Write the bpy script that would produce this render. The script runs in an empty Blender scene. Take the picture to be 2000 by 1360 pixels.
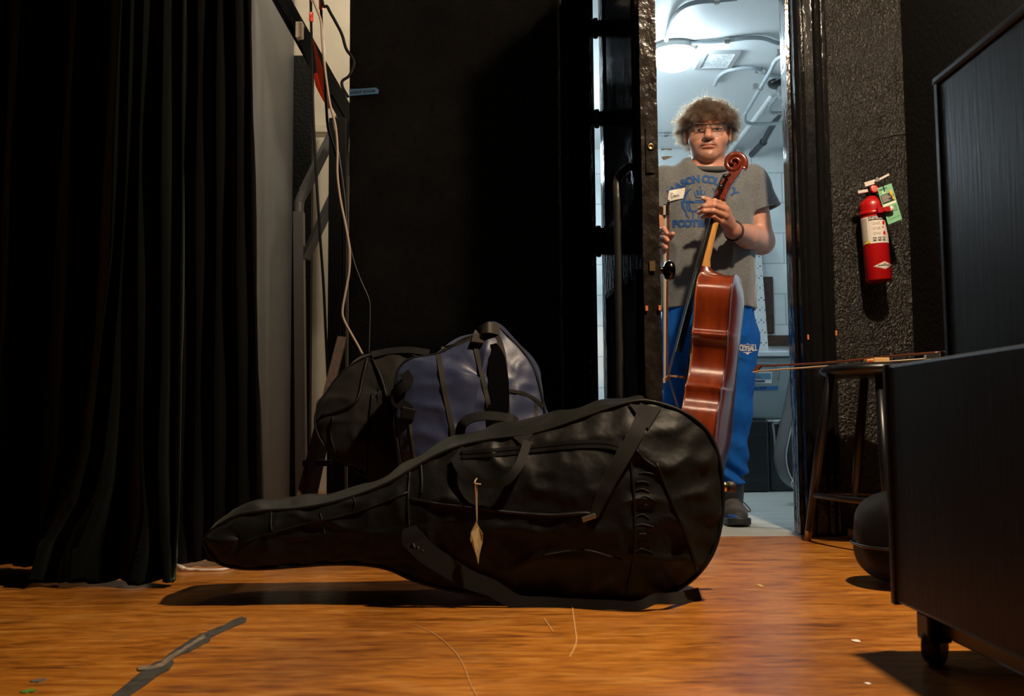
import bpy, bmesh, math, random
import numpy as np
from mathutils import Vector, Matrix
from mathutils.bvhtree import BVHTree

S = bpy.context.scene
COL = S.collection
R = math.radians
rng = np.random.default_rng(7)
random.seed(7)

# ------------------------------------------------------------------ camera
F_PX, CAM_Z = 1920.0, 0.40
cam_d = bpy.data.cameras.new('camera')
cam = bpy.data.objects.new('camera', cam_d)
COL.objects.link(cam)
cam_d.sensor_fit = 'HORIZONTAL'
cam_d.sensor_width = 36.0
cam_d.lens = 36.0 * F_PX / 2000.0
cam_d.clip_start = 0.05
MROT = Matrix.Rotation(R(90 + 4.47), 4, 'X') @ Matrix.Rotation(R(-0.45), 4, 'Z')
cam.matrix_world = Matrix.Translation((0, 0, CAM_Z)) @ MROT
cam_d.dof.use_dof = True
cam_d.dof.focus_distance = 3.9
cam_d.dof.aperture_fstop = 8.0
S.camera = cam

# ------------------------------------------------------------------ view, world, lights
S.view_settings.view_transform = 'Standard'
S.view_settings.look = 'None'
S.view_settings.gamma = 1.0
S.view_settings.exposure = 0.0
S.view_settings.use_curve_mapping = False
W = bpy.data.worlds.new('World')
S.world = W
W.use_nodes = True
W.node_tree.nodes['Background'].inputs[0].default_value = (0.75, 0.85, 1.0, 1)
W.node_tree.nodes['Background'].inputs[1].default_value = 0.004

def lamp(name, loc, power, color, radius):
    d = bpy.data.lights.new(name, 'POINT')
    d.energy = power; d.color = color; d.shadow_soft_size = radius
    o = bpy.data.objects.new(name, d); COL.objects.link(o); o.location = loc
    return o
lamp('stage_work_light', (1.0, 1.87, 2.5), 325, (1.0, 0.76, 0.51), 0.05)
lamp('stair_light', (-0.56, 4.05, 2.05), 17, (1.0, 0.85, 0.66), 0.04)
lamp('stair_ceiling_light', (-1.02, 4.55, 3.55), 70, (1.0, 0.85, 0.66), 0.06)

lamp('storage_fill_light', (0.16, 5.75, 1.95), 26, (0.76, 0.91, 1.0), 0.12)  # unseen fill added to even out the brightness of the storage room

# ------------------------------------------------------------------ pixel frame -> world
M3 = np.array(MROT.to_3x3())
CAM = np.array([0, 0, CAM_Z])
def ray(px, py):
    d = np.array([(px - 1000) / F_PX, (680 - py) / F_PX, -1.0])
    return M3 @ d
def at(px, py, Y):
    d = ray(px, py); return CAM + d * (Y / d[1])
def onz(px, py, z=0.0):
    d = ray(px, py); return CAM + d * ((z - CAM_Z) / d[2])
def onx(px, py, X):
    d = ray(px, py); return CAM + d * (X / d[0])

# ------------------------------------------------------------------ materials
def mat(name, col, rough=0.6, metal=0.0, var=0.0, vscale=8.0, bump=0.0, bscale=40.0, bdist=0.002, coat=0.0,
        sheen=0.0, sheen_tint=(1, 1, 1), spec=0.5, stretch=(1, 1, 1), emit=None, estr=0.0, detail=4.0, rvar=0.0, crough=0.1, aniso_bump=None):
    m = bpy.data.materials.new(name); m.use_nodes = True
    nt = m.node_tree; N = nt.nodes; L = nt.links
    b = N['Principled BSDF']
    b.inputs['Base Color'].default_value = (*col, 1)
    b.inputs['Roughness'].default_value = rough
    b.inputs['Metallic'].default_value = metal
    b.inputs['Specular IOR Level'].default_value = spec
    b.inputs['Coat Weight'].default_value = coat
    b.inputs['Coat Roughness'].default_value = crough
    b.inputs['Sheen Weight'].default_value = sheen
    b.inputs['Sheen Tint'].default_value = (*sheen_tint, 1)
    if emit:
        b.inputs['Emission Color'].default_value = (*emit, 1); b.inputs['Emission Strength'].default_value = estr
    if var or bump or rvar:
        tc = N.new('ShaderNodeTexCoord'); mp = N.new('ShaderNodeMapping')
        mp.inputs['Scale'].default_value = stretch
        L.new(tc.outputs['Object'], mp.inputs['Vector'])
    if var or rvar:
        n = N.new('ShaderNodeTexNoise'); n.inputs['Scale'].default_value = vscale; n.inputs['Detail'].default_value = detail
        L.new(mp.outputs['Vector'], n.inputs['Vector'])
    if var:
        cr = N.new('ShaderNodeValToRGB')
        e = cr.color_ramp.elements
        e[0].position, e[1].position = 0.3, 0.72
        e[0].color = (*[max(0, c * (1 - var)) for c in col], 1); e[1].color = (*[min(1, c * (1 + var)) for c in col], 1)
        L.new(n.outputs['Fac'], cr.inputs['Fac']); L.new(cr.outputs['Color'], b.inputs['Base Color'])
    if rvar:
        mr = N.new('ShaderNodeMapRange')
        mr.inputs['To Min'].default_value = max(0.02, rough - rvar); mr.inputs['To Max'].default_value = min(1, rough + rvar)
        L.new(n.outputs['Fac'], mr.inputs['Value']); L.new(mr.outputs['Result'], b.inputs['Roughness'])
    if bump:
        n2 = N.new('ShaderNodeTexNoise'); n2.inputs['Scale'].default_value = bscale; n2.inputs['Detail'].default_value = 3
        L.new(mp.outputs['Vector'], n2.inputs['Vector'])
        bp = N.new('ShaderNodeBump'); bp.inputs['Strength'].default_value = bump; bp.inputs['Distance'].default_value = bdist
        L.new(n2.outputs['Fac'], bp.inputs['Height']); L.new(bp.outputs['Normal'], b.inputs['Normal'])
        if coat: L.new(bp.outputs['Normal'], b.inputs['Coat Normal'])
    return m

# ------------------------------------------------------------------ object helpers
OFF = {}
def tag(o, label=None, cat=None, group=None, kind=None):
    if label: o['label'] = label
    if cat: o['category'] = cat
    if group: o['group'] = group
    if kind: o['kind'] = kind
    return o
def thing(name, loc, label, cat, group=None):
    o = bpy.data.objects.new(name, None); COL.objects.link(o)
    o.empty_display_size = 0.05
    o.location = loc; OFF[o.name] = np.array(loc, float)
    return tag(o, label, cat, group)
def obj(name, verts, faces, m, parent=None, smooth=False, origin=None):
    v = np.asarray(verts, float).reshape(-1, 3)
    if parent is not None:
        off = OFF[parent.name]
    else:
        off = np.array(origin if origin is not None else [(v[:, 0].min() + v[:, 0].max()) / 2, (v[:, 1].min() + v[:, 1].max()) / 2, v[:, 2].min()], float)
    me = bpy.data.meshes.new(name)
    me.from_pydata([tuple(p) for p in (v - off)], [], [tuple(int(i) for i in f) for f in faces])
    me.materials.append(m)
    if smooth: me.shade_smooth()
    me.update()
    o = bpy.data.objects.new(name, me); COL.objects.link(o)
    if parent is not None: o.parent = parent
    else: o.location = off
    OFF[o.name] = off
    return o
def autosmooth(o, ang=40):
    me = o.data; me.shade_smooth()
    me.set_sharp_from_angle(angle=R(ang))
    return o

class MB:
    """collects shapes into one mesh"""
    def __init__(self): self.v = []; self.f = []
    def add(self, v, f):
        n = len(self.v); self.v += [tuple(map(float, p)) for p in v]; self.f += [tuple(i + n for i in q) for q in f]
        return self
    def box(self, lo, hi, bevel=0.0, rot=None, pivot=None):
        bm = bmesh.new(); bmesh.ops.create_cube(bm, size=1.0)
        lo = np.array(lo, float); hi = np.array(hi, float); c = (lo + hi) / 2; s = hi - lo
        for q in bm.verts: q.co = Vector(c + np.array(q.co) * s)
        if bevel > 0: bmesh.ops.bevel(bm, geom=bm.edges[:], offset=bevel, segments=2, profile=0.5, affect='EDGES')
        v = [np.array(q.co) for q in bm.verts]; f = [[q.index for q in p.verts] for p in bm.faces]
        bm.free()
        if rot is not None:
            pv = np.array(pivot if pivot is not None else c)
            m = np.array(rot.to_3x3()); v = [pv + m @ (p - pv) for p in v]
        return self.add(v, f)
    def obj(self, name, m, parent=None, smooth=False, sharp=None, origin=None):
        o = obj(name, self.v, self.f, m, parent, smooth, origin)
        if sharp: autosmooth(o, sharp)
        return o

def spline(pts, n=8, closed=False):
    P = np.array(pts, float); out = []
    N = len(P)
    if N < 3 and not closed: return P
    rngk = range(N) if closed else range(N - 1)
    for k in rngk:
        if closed: a, b, c, d = P[(k - 1) % N], P[k], P[(k + 1) % N], P[(k + 2) % N]
        else:
            b, c = P[k], P[k + 1]; a = P[k - 1] if k > 0 else 2 * b - c; d = P[k + 2] if k + 2 < N else 2 * c - b
        for t in np.arange(n) / n:
            out.append(0.5 * (2 * b + (c - a) * t + (2 * a - 5 * b + 4 * c - d) * t * t + (3 * b - a - 3 * c + d) * t ** 3))
    if not closed: out.append(P[-1])
    return np.array(out)
def resample(P, n, closed=False):
    P = np.asarray(P, float)
    Q = np.vstack([P, P[:1]]) if closed else P
    d = np.r_[0, np.cumsum(np.linalg.norm(np.diff(Q, axis=0), axis=1))]
    t = np.linspace(0, d[-1], n, endpoint=not closed)
    return np.stack([np.interp(t, d, Q[:, i]) for i in range(Q.shape[1])], 1)
def frames(P, closed=False):
    P = np.asarray(P, float); T = np.gradient(P, axis=0)
    if closed: T = np.roll(P, -1, 0) - np.roll(P, 1, 0)
    T /= np.linalg.norm(T, axis=1, keepdims=True) + 1e-12
    a = np.array([0, 0, 1.0]) if abs(T[0][2]) < 0.9 else np.array([1.0, 0, 0])
    n = np.cross(T[0], a); n /= np.linalg.norm(n); Ns = [n]
    for i in range(1, len(P)):
        n = Ns[-1] - T[i] * np.dot(Ns[-1], T[i]); n /= np.linalg.norm(n) + 1e-12; Ns.append(n)
    Ns = np.array(Ns); return T, Ns, np.cross(T, Ns)
def tube(pts, r, seg=10, smooth=6, closed=False, flat=1.0):
    P = spline(pts, smooth, closed) if smooth else np.array(pts, float)
    n = len(P); T, N, B = frames(P, closed)
    rr = np.interp(np.linspace(0, 1, n), np.linspace(0, 1, len(r)), r) if np.ndim(r) else np.full(n, r)
    v = []; f = []
    for i in range(n):
        for k in range(seg):
            a = 2 * math.pi * k / seg; v.append(P[i] + rr[i] * (math.cos(a) * N[i] + flat * math.sin(a) * B[i]))
    m = n if closed else n - 1
    for i in range(m):
        for k in range(seg):
            j = (i + 1) % n
            f.append((i * seg + k, i * seg + (k + 1) % seg, j * seg + (k + 1) % seg, j * seg + k))
    if not closed:
        f.append(tuple(range(seg))[::-1]); f.append(tuple((n - 1) * seg + k for k in range(seg)))
    return v, f
def ribbon(pts, width, thick, facing=(0, -1, 0), smooth=6):
    """strap: rectangular section, its flat side turned to `facing` (one vector or one per point)"""
    P = spline(pts, smooth) if smooth else np.array(pts, float)
    n = len(P); T = np.gradient(P, axis=0); T /= np.linalg.norm(T, axis=1, keepdims=True)
    Fc = np.broadcast_to(np.array(facing, float), P.shape) if np.ndim(facing) == 1 else resample(np.array(facing, float), n)
    Wd = np.cross(T, Fc); Wd /= np.linalg.norm(Wd, axis=1, keepdims=True); Nn = np.cross(Wd, T)
    w = np.interp(np.linspace(0, 1, n), np.linspace(0, 1, len(width)), width) if np.ndim(width) else np.full(n, width)
    v = []; f = []
    for i in range(n):
        for a, b in ((-1, -1), (1, -1), (1, 1), (-1, 1)):
            v.append(P[i] + Wd[i] * a * w[i] / 2 + Nn[i] * b * thick / 2)
    for i in range(n - 1):
        for k in range(4): f.append((i * 4 + k, i * 4 + (k + 1) % 4, (i + 1) * 4 + (k + 1) % 4, (i + 1) * 4 + k))
    f.append((3, 2, 1, 0)); e = (n - 1) * 4; f.append((e, e + 1, e + 2, e + 3))
    return v, f
def lathe(profile, seg=32, center=(0, 0, 0), rot=None):
    v = []; f = []; n = len(profile)
    for (r, z) in profile:
        for k in range(seg):
            a = 2 * math.pi * k / seg; v.append(np.array([r * math.cos(a), r * math.sin(a), z]))
    for i in range(n - 1):
        for k in range(seg): f.append((i * seg + k, i * seg + (k + 1) % seg, (i + 1) * seg + (k + 1) % seg, (i + 1) * seg + k))
    if profile[0][0] > 1e-6: f.append(tuple(range(seg))[::-1])
    if profile[-1][0] > 1e-6: f.append(tuple((n - 1) * seg + k for k in range(seg)))
    if rot is not None:
        m = np.array(rot.to_3x3()); v = [m @ p for p in v]
    return [p + np.array(center) for p in v], f
def prism(poly, axis_vec):
    """closed polygon of 3-D points pushed along a vector"""
    P = [np.array(p, float) for p in poly]; a = np.array(axis_vec, float); n = len(P)
    v = P + [p + a for p in P]
    f = [tuple(range(n))[::-1], tuple(range(n, 2 * n))] + [(i, (i + 1) % n, n + (i + 1) % n, n + i) for i in range(n)]
    return v, f
def grid_faces(n, m, closed=False):
    f = []
    for i in range(n - 1):
        for k in range(m if closed else m - 1):
            f.append((i * m + k, i * m + (k + 1) % m, (i + 1) * m + (k + 1) % m, (i + 1) * m + k))
    return f
def text2d(s, size, bold=0.0, align='CENTER', shear=0.0):
    cu = bpy.data.curves.new('t', 'FONT'); cu.body = s; cu.size = size; cu.align_x = align; cu.offset = bold; cu.resolution_u = 3; cu.shear = shear
    o = bpy.data.objects.new('t', cu); me = o.to_mesh()
    v = np.array([p.co[:] for p in me.vertices]).reshape(-1, 3); f = [tuple(p.vertices) for p in me.polygons]
    o.to_mesh_clear(); bpy.data.objects.remove(o); bpy.data.curves.remove(cu)
    return v[:, :2] if len(v) else np.zeros((0, 2)), f
def vnoise(P, scale, seed=0):
    """cheap smooth value noise on an (n,3) array, about -1..1"""
    Q = np.asarray(P) * scale + seed * 17.13
    i = np.floor(Q).astype(np.int64); t = Q - i; t = t * t * (3 - 2 * t); r = 0
    for dx in (0, 1):
        for dy in (0, 1):
            for dz in (0, 1):
                h = ((i[:, 0] + dx) * 73856093) ^ ((i[:, 1] + dy) * 19349663) ^ ((i[:, 2] + dz) * 83492791)
                h = (h * 2654435761) & 0xFFFFFFFF; h = ((h >> 15) ^ h) * 2246822519 & 0xFFFFFFFF; h = (h >> 13) ^ h
                w = (t[:, 0] if dx else 1 - t[:, 0]) * (t[:, 1] if dy else 1 - t[:, 1]) * (t[:, 2] if dz else 1 - t[:, 2])
                r = r + w * ((h & 0xFFFF) / 32767.5 - 1)
    return r
# ------------------------------------------------------------------ setting
def floor_mat():
    m = bpy.data.materials.new('varnished_floor'); m.use_nodes = True
    nt = m.node_tree; N = nt.nodes; L = nt.links; b = N['Principled BSDF']
    tc = N.new('ShaderNodeTexCoord')
    def noise(scale, st, det=5, dist=0.0, off=(0, 0, 0)):
        mp = N.new('ShaderNodeMapping'); mp.inputs['Scale'].default_value = st; mp.inputs['Location'].default_value = off
        L.new(tc.outputs['Object'], mp.inputs['Vector'])
        n = N.new('ShaderNodeTexNoise'); n.inputs['Scale'].default_value = scale; n.inputs['Detail'].default_value = det; n.inputs['Distortion'].default_value = dist
        L.new(mp.outputs['Vector'], n.inputs['Vector']); return n.outputs['Fac']
    def ramp(fac, stops):
        r = N.new('ShaderNodeValToRGB'); L.new(fac, r.inputs['Fac'])
        e = r.color_ramp.elements
        while len(e) < len(stops): e.new(0.5)
        for q, (p, c) in zip(e, stops): q.position = p; q.color = (*c, 1)
        return r.outputs['Color']
    def mix(kind, fac, a, c):
        x = N.new('ShaderNodeMix'); x.data_type = 'RGBA'; x.blend_type = kind
        if isinstance(fac, float): x.inputs['Factor'].default_value = fac
        else: L.new(fac, x.inputs['Factor'])
        L.new(a, x.inputs[6])
        if isinstance(c, tuple): x.inputs[7].default_value = (*c, 1)
        else: L.new(c, x.inputs[7])
        return x.outputs[2]
    streak = noise(3.0, (2.4, 12.0, 1), 9, 1.0)
    base = ramp(streak, [(0.28, (0.19, 0.060, 0.009)), (0.42, (0.49, 0.170, 0.019)), (0.56, (0.66, 0.245, 0.028)), (0.74, (0.78, 0.37, 0.080))])
    fine = ramp(noise(30.0, (0.9, 7.0, 1), 5, 0.4, (3, 1, 0)), [(0.33, (0.50, 0.45, 0.42)), (0.58, (1.0, 1.0, 1.0))])
    c = mix('MULTIPLY', 0.75, base, fine)
    patch = ramp(noise(5.0, (1.4, 3.6, 1), 6, 1.0, (7, 2, 0)), [(0.52, (0, 0, 0)), (0.72, (0.55, 0.55, 0.55))])
    c = mix('MIX', patch, c, (0.62, 0.28, 0.07))
    dirt = ramp(noise(2.2, (1, 1, 1), 6, 0.3, (1, 5, 0)), [(0.36, (0.55, 0.50, 0.48)), (0.52, (1, 1, 1))])
    c = mix('MULTIPLY', 0.8, c, dirt)
    chips = ramp(noise(70.0, (0.7, 1.3, 1), 2, 0.0, (2, 2, 0)), [(0.72, (0, 0, 0)), (0.78, (0.6, 0.6, 0.6))])
    c = mix('MIX', chips, c, (0.62, 0.42, 0.20))
    L.new(c, b.inputs['Base Color'])
    rr = N.new('ShaderNodeMapRange'); L.new(noise(9.0, (0.5, 3, 1), 5), rr.inputs['Value'])
    rr.inputs['To Min'].default_value = 0.20; rr.inputs['To Max'].default_value = 0.44
    L.new(rr.outputs['Result'], b.inputs['Roughness'])
    bp = N.new('ShaderNodeBump'); bp.inputs['Strength'].default_value = 0.35; bp.inputs['Distance'].default_value = 0.002
    L.new(noise(26.0, (0.35, 5, 1), 4), bp.inputs['Height']); L.new(bp.outputs['Normal'], b.inputs['Normal'])
    b.inputs['Specular IOR Level'].default_value = 0.5; b.inputs['Coat Weight'].default_value = 0.55; b.inputs['Coat Roughness'].default_value = 0.26; L.new(bp.outputs['Normal'], b.inputs['Coat Normal'])
    return m
def stucco_mat(name, col, rough, s1, strength, dist, spec=0.5, joints=None):
    m = bpy.data.materials.new(name); m.use_nodes = True
    nt = m.node_tree; N = nt.nodes; L = nt.links; b = N['Principled BSDF']
    b.inputs['Base Color'].default_value = (*col, 1); b.inputs['Roughness'].default_value = rough; b.inputs['Specular IOR Level'].default_value = spec
    tc = N.new('ShaderNodeTexCoord')
    n1 = N.new('ShaderNodeTexNoise'); n1.inputs['Scale'].default_value = s1; n1.inputs['Detail'].default_value = 3.5; n1.inputs['Roughness'].default_value = 0.55
    n2 = N.new('ShaderNodeTexVoronoi'); n2.inputs['Scale'].default_value = s1 * 1.1; n2.feature = 'SMOOTH_F1'
    n3 = N.new('ShaderNodeTexNoise'); n3.inputs['Scale'].default_value = 3.0; n3.inputs['Detail'].default_value = 2
    for n in (n1, n2, n3): L.new(tc.outputs['Object'], n.inputs['Vector'])
    a = N.new('ShaderNodeMath'); a.operation = 'MULTIPLY_ADD'; a.inputs[1].default_value = -0.8
    L.new(n2.outputs['Distance'], a.inputs[0]); L.new(n1.outputs['Fac'], a.inputs[2])
    a2 = N.new('ShaderNodeMath'); a2.operation = 'MULTIPLY_ADD'; a2.inputs[1].default_value = 2.0
    L.new(n3.outputs['Fac'], a2.inputs[0]); L.new(a.outputs[0], a2.inputs[2])
    bp = N.new('ShaderNodeBump'); bp.inputs['Strength'].default_value = strength; bp.inputs['Distance'].default_value = dist
    L.new(a2.outputs[0], bp.inputs['Height']); L.new(bp.outputs['Normal'], b.inputs['Normal'])
    return m
def block_mat():
    m = bpy.data.materials.new('white_block_paint'); m.use_nodes = True
    nt = m.node_tree; N = nt.nodes; L = nt.links; b = N['Principled BSDF']; b.inputs['Roughness'].default_value = 0.42
    tc = N.new('ShaderNodeTexCoord'); mp = N.new('ShaderNodeMapping'); mp.inputs['Rotation'].default_value = (R(90), 0, 0)
    L.new(tc.outputs['Object'], mp.inputs['Vector'])
    br = N.new('ShaderNodeTexBrick'); br.inputs['Scale'].default_value = 1.0
    br.inputs['Brick Width'].default_value = 0.43; br.inputs['Row Height'].default_value = 0.218; br.inputs['Mortar Size'].default_value = 0.004; br.inputs['Mortar Smooth'].default_value = 0.3
    br.inputs['Color1'].default_value = (0.74, 0.77, 0.77, 1); br.inputs['Color2'].default_value = (0.68, 0.73, 0.74, 1); br.inputs['Mortar'].default_value = (0.45, 0.48, 0.49, 1)
    L.new(mp.outputs['Vector'], br.inputs['Vector'])
    n = N.new('ShaderNodeTexNoise'); n.inputs['Scale'].default_value = 3.0; n.inputs['Detail'].default_value = 6; L.new(tc.outputs['Object'], n.inputs['Vector'])
    r = N.new('ShaderNodeValToRGB'); r.color_ramp.elements[0].position = 0.3; r.color_ramp.elements[0].color = (0.7, 0.72, 0.72, 1); r.color_ramp.elements[1].position = 0.6; r.color_ramp.elements[1].color = (1, 1, 1, 1)
    L.new(n.outputs['Fac'], r.inputs['Fac'])
    x = N.new('ShaderNodeMix'); x.data_type = 'RGBA'; x.blend_type = 'MULTIPLY'; x.inputs['Factor'].default_value = 1
    L.new(br.outputs['Color'], x.inputs[6]); L.new(r.outputs['Color'], x.inputs[7])
    L.new(x.outputs[2], b.inputs['Base Color'])
    bp = N.new('ShaderNodeBump'); bp.inputs['Strength'].default_value = 0.6; bp.inputs['Distance'].default_value = 0.006; bp.invert = True
    L.new(br.outputs['Fac'], bp.inputs['Height']); L.new(bp.outputs['Normal'], b.inputs['Normal'])
    return m

m_floor = floor_mat()
m_grey_floor = mat('grey_floor_paint', (0.40, 0.41, 0.39), 0.45, var=0.22, vscale=4, stretch=(0.6, 9, 1), bump=0.3, bscale=18, bdist=0.001)
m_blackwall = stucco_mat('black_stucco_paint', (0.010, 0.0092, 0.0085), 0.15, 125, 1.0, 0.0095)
m_blackwall2 = stucco_mat('dim_black_stucco', (0.0009, 0.0008, 0.0007), 0.10, 230, 1.0, 0.0075, 0.085)  # darker copy of the black stucco; weaker light on the left is in its colour
m_darkwall = stucco_mat('flat_black_wall', (0.003, 0.003, 0.003), 0.6, 60, 0.7, 0.004, 0.15)
m_gloss = mat('black_gloss_paint', (0.005, 0.005, 0.0055), 0.16, bump=0.7, bscale=45, bdist=0.005, stretch=(1, 1, 0.35), spec=0.4)
m_edge = mat('chipped_black_gloss', (0.016, 0.013, 0.011), 0.22, bump=1.0, bscale=38, bdist=0.007, stretch=(1, 1, 0.7), var=0.5, vscale=30)
m_block = block_mat()
m_ceil = mat('white_ceiling_paint', (0.66, 0.69, 0.70), 0.5, bump=0.2, bscale=5, bdist=0.01)
m_cream = mat('cream_wall_paint', (0.74, 0.66, 0.50), 0.6, var=0.1, vscale=4, bump=0.2, bscale=12)
m_greywall = mat('grey_partition_paint', (0.22, 0.22, 0.22), 0.55, var=0.08, vscale=3, bump=0.15, bscale=20)
m_white = mat('white_enamel', (0.7, 0.7, 0.68), 0.4)

def struct(name, lo, hi, m, bevel=0.0):
    o = MB().box(lo, hi, bevel).obj(name, m, origin=(0, 0, 0)); o['kind'] = 'structure'; return o
WY, WT = 3.50, 0.15           # stage face and thickness of the black wall
XL, XR, DH = 0.298, 1.035, 2.06   # doorway
struct('floor', (-4.5, -1.5, -0.05), (3.0, WY + 0.02, 0.0), m_floor)
struct('floor_passage', (-4.5, WY + 0.02, -0.05), (-0.06, 6.6, 0.0), m_floor)
struct('floor_storage', (-0.06, WY + 0.02, -0.05), (2.2, 7.0, 0.0), m_grey_floor)
# black wall with the doorway: one mesh
w = MB()
w.box((XR + 0.02, WY, 0), (1.435, WY + WT, 4.0)); w.box((XL - 0.02, WY, DH + 0.02), (XR + 0.02, WY + WT, 4.0))
o = w.obj('wall_back', m_blackwall, origin=(0, 0, 0)); o['kind'] = 'structure'
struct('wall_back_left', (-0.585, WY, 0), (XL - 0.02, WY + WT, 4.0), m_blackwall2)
o = struct('wall_right', (1.435, -1.5, 0), (1.6, WY + WT, 4.0), m_darkwall)
# storage room shell
struct('wall_storage_back', (-0.06, 6.9, 0), (2.2, 7.0, 2.45), m_block)
struct('wall_storage_left', (-0.06, WY + WT, 0), (0.0, 6.9, 2.45), m_block)
struct('wall_storage_right', (2.1, WY + WT, 0), (2.2, 6.9, 2.45), m_block)
w = MB().box((0.0, WY + WT, 0), (XL - 0.02, WY + WT + 0.01, 2.45)); w.box((XR + 0.02, WY + WT, 0), (2.1, WY + WT + 0.01, 2.45)); w.box((XL - 0.02, WY + WT, DH + 0.02), (XR + 0.02, WY + WT + 0.01, 2.45))
o = w.obj('wall_storage_front', m_block, origin=(0, 0, 0)); o['kind'] = 'structure'
CEIL = 2.36
struct('ceiling_storage', (-0.06, WY + WT, CEIL), (2.2, 7.0, CEIL + 0.08), m_ceil)
# passage on the left
struct('wall_passage', (-3.2, 6.2, 0), (-0.06, 6.35, 4.2), m_cream)
a = at(566, 965, 5.69)
struct('wall_partition', (-1.42, 3.3, 0), (a[0] - 0.002, 5.69, 4.2), m_greywall)
struct('trim_1', (-1.42, 5.69, 0), (at(606, 600, 5.69)[0], 5.75, 2.60), m_darkwall)
z1 = at(650, 246, 6.2)[2]
struct('trim_2', (-1.42, 6.165, z1 - 0.05), (-0.5, 6.2, z1), m_cream, 0.004)

# door casings and jambs (moulded, one mesh each)
def moulding(name, prof, z0, z1, m):
    P = [(x, y, z0) for x, y in prof]
    v, f = prism(P, (0, 0, z1 - z0)); o = obj(name, v, f, m, origin=(0, 0, 0)); o['kind'] = 'structure'; return o
pr = [(XR, WY + WT + 0.012), (XR, WY + 0.075), (XR - 0.012, WY + 0.073), (XR - 0.012, WY + 0.045), (XR, WY + 0.043), (XR, WY - 0.012), (XR + 0.012, WY - 0.024), (XR + 0.022, WY - 0.022), (XR + 0.028, WY - 0.010), (XR + 0.036, WY - 0.016),
      (XR + 0.068, WY - 0.016), (XR + 0.074, WY - 0.028), (XR + 0.086, WY - 0.034), (XR + 0.097, WY - 0.028), (XR + 0.102, WY - 0.006), (XR + 0.115, WY - 0.012), (XR + 0.124, WY), (XR + 0.124, WY + 0.01), (XR + 0.02, WY + 0.01), (XR + 0.02, WY + WT + 0.012)]
moulding('trim_3', pr, 0, DH + 0.12, m_gloss)
pl = [(2 * XL - (x - XR + XL) + 0.0, y) for x, y in pr]
pl = [(XL - (x - XR), y) for x, y in pr][::-1]
moulding('trim_4', pl, 0, DH + 0.12, m_gloss)
struct('trim_5', (XL - 0.02, WY - 0.03, DH), (XR + 0.02, WY + WT + 0.012, DH + 0.02), m_gloss)

# ------------------------------------------------------------------ the open door
hx, hy = 0.325, 3.488
fe = at(1257, 500, 2.745)
dirw = np.array([fe[0] - hx, 2.745 - hy]); DW = np.linalg.norm(dirw); dirw /= DW
nrm = np.array([-dirw[1], dirw[0]])       # across the thickness, to the picture's right
if nrm[0] < 0: nrm = -nrm
DT = 0.047
def dpt(a, b, z): return np.array([hx + dirw[0] * a + nrm[0] * b, hy + dirw[1] * a + nrm[1] * b, z])
def dbox(mb, a0, a1, b0, b1, z0, z1):
    return mb.add([dpt(a, b, z) for z in (z0, z1) for a, b in ((a0, b0), (a1, b0), (a1, b1), (a0, b1))],
                  [(3, 2, 1, 0), (4, 5, 6, 7), (0, 1, 5, 4), (1, 2, 6, 5), (2, 3, 7, 6), (3, 0, 4, 7)])
door = thing('door_1', (hx, hy, 0), None, None); door['kind'] = 'structure'
leaf = MB(); dbox(leaf, 0, DW - 0.004, 0, DT, 0.012, DH - 0.01)
for (a0, a1, z0, z1) in ((0.10, DW - 0.10, 0.25, 0.85), (0.10, DW - 0.10, 1.05, 1.90)):   # raised stiles read as panels
    dbox(leaf, a0, a0 + 0.02, -0.006, 0, z0, z1); dbox(leaf, a1 - 0.02, a1, -0.006, 0, z0, z1); dbox(leaf, a0, a1, -0.006, 0, z0, z0 + 0.02); dbox(leaf, a0, a1, -0.006, 0, z1 - 0.02, z1)
leaf.obj('door_leaf', m_gloss, door)
ed = MB(); N = 90
for i in range(N + 1):
    z = 0.012 + (DH - 0.022) * i / N
    for b in (0.0, DT * 0.33, DT * 0.66, DT):
        e = 0.0035 * rng.random() if 0 < i < N else 0
        ed.v.append(tuple(dpt(DW - 0.004 + e, b + (0.002 * rng.standard_normal() if 0 < b < DT else (0.0015 * rng.random() * (1 if b else -1))), z)))
ed.f = grid_faces(N + 1, 4)
ed.obj('door_edge', m_edge, door, smooth=True)
m_blackmetal = mat('black_metal', (0.012, 0.012, 0.013), 0.3, 0.6)
m_steel = mat('steel', (0.55, 0.54, 0.52), 0.28, 1.0)
m_knob = mat('dark_bronze', (0.05, 0.045, 0.04), 0.2, 1.0)
m_brass = mat('worn_brass', (0.45, 0.30, 0.12), 0.35, 1.0)
# knob on the far face and rose
zk = at(1300, 527, 2.80)[2]; ak = DW - 0.065
rot = Matrix(((nrm[0], 0, 0), (nrm[1], 0, 0), (0, 0, 1)))
def axis_lathe(prof, base, ax, seg=28):
    ax = np.array(ax) / np.linalg.norm(ax); q = Vector((0, 0, 1)).rotation_difference(Vector(ax)).to_matrix()
    return lathe(prof, seg, base, q)
v, f = axis_lathe([(0.027, 0), (0.027, 0.004), (0.011, 0.008), (0.010, 0.020), (0.013, 0.024), (0.024, 0.028), (0.029, 0.036), (0.0295, 0.043), (0.026, 0.051), (0.016, 0.056), (0.0, 0.057)], dpt(ak, DT, zk), (nrm[0], nrm[1], 0))
obj('door_knob', v, f, m_knob, door, True)
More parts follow.
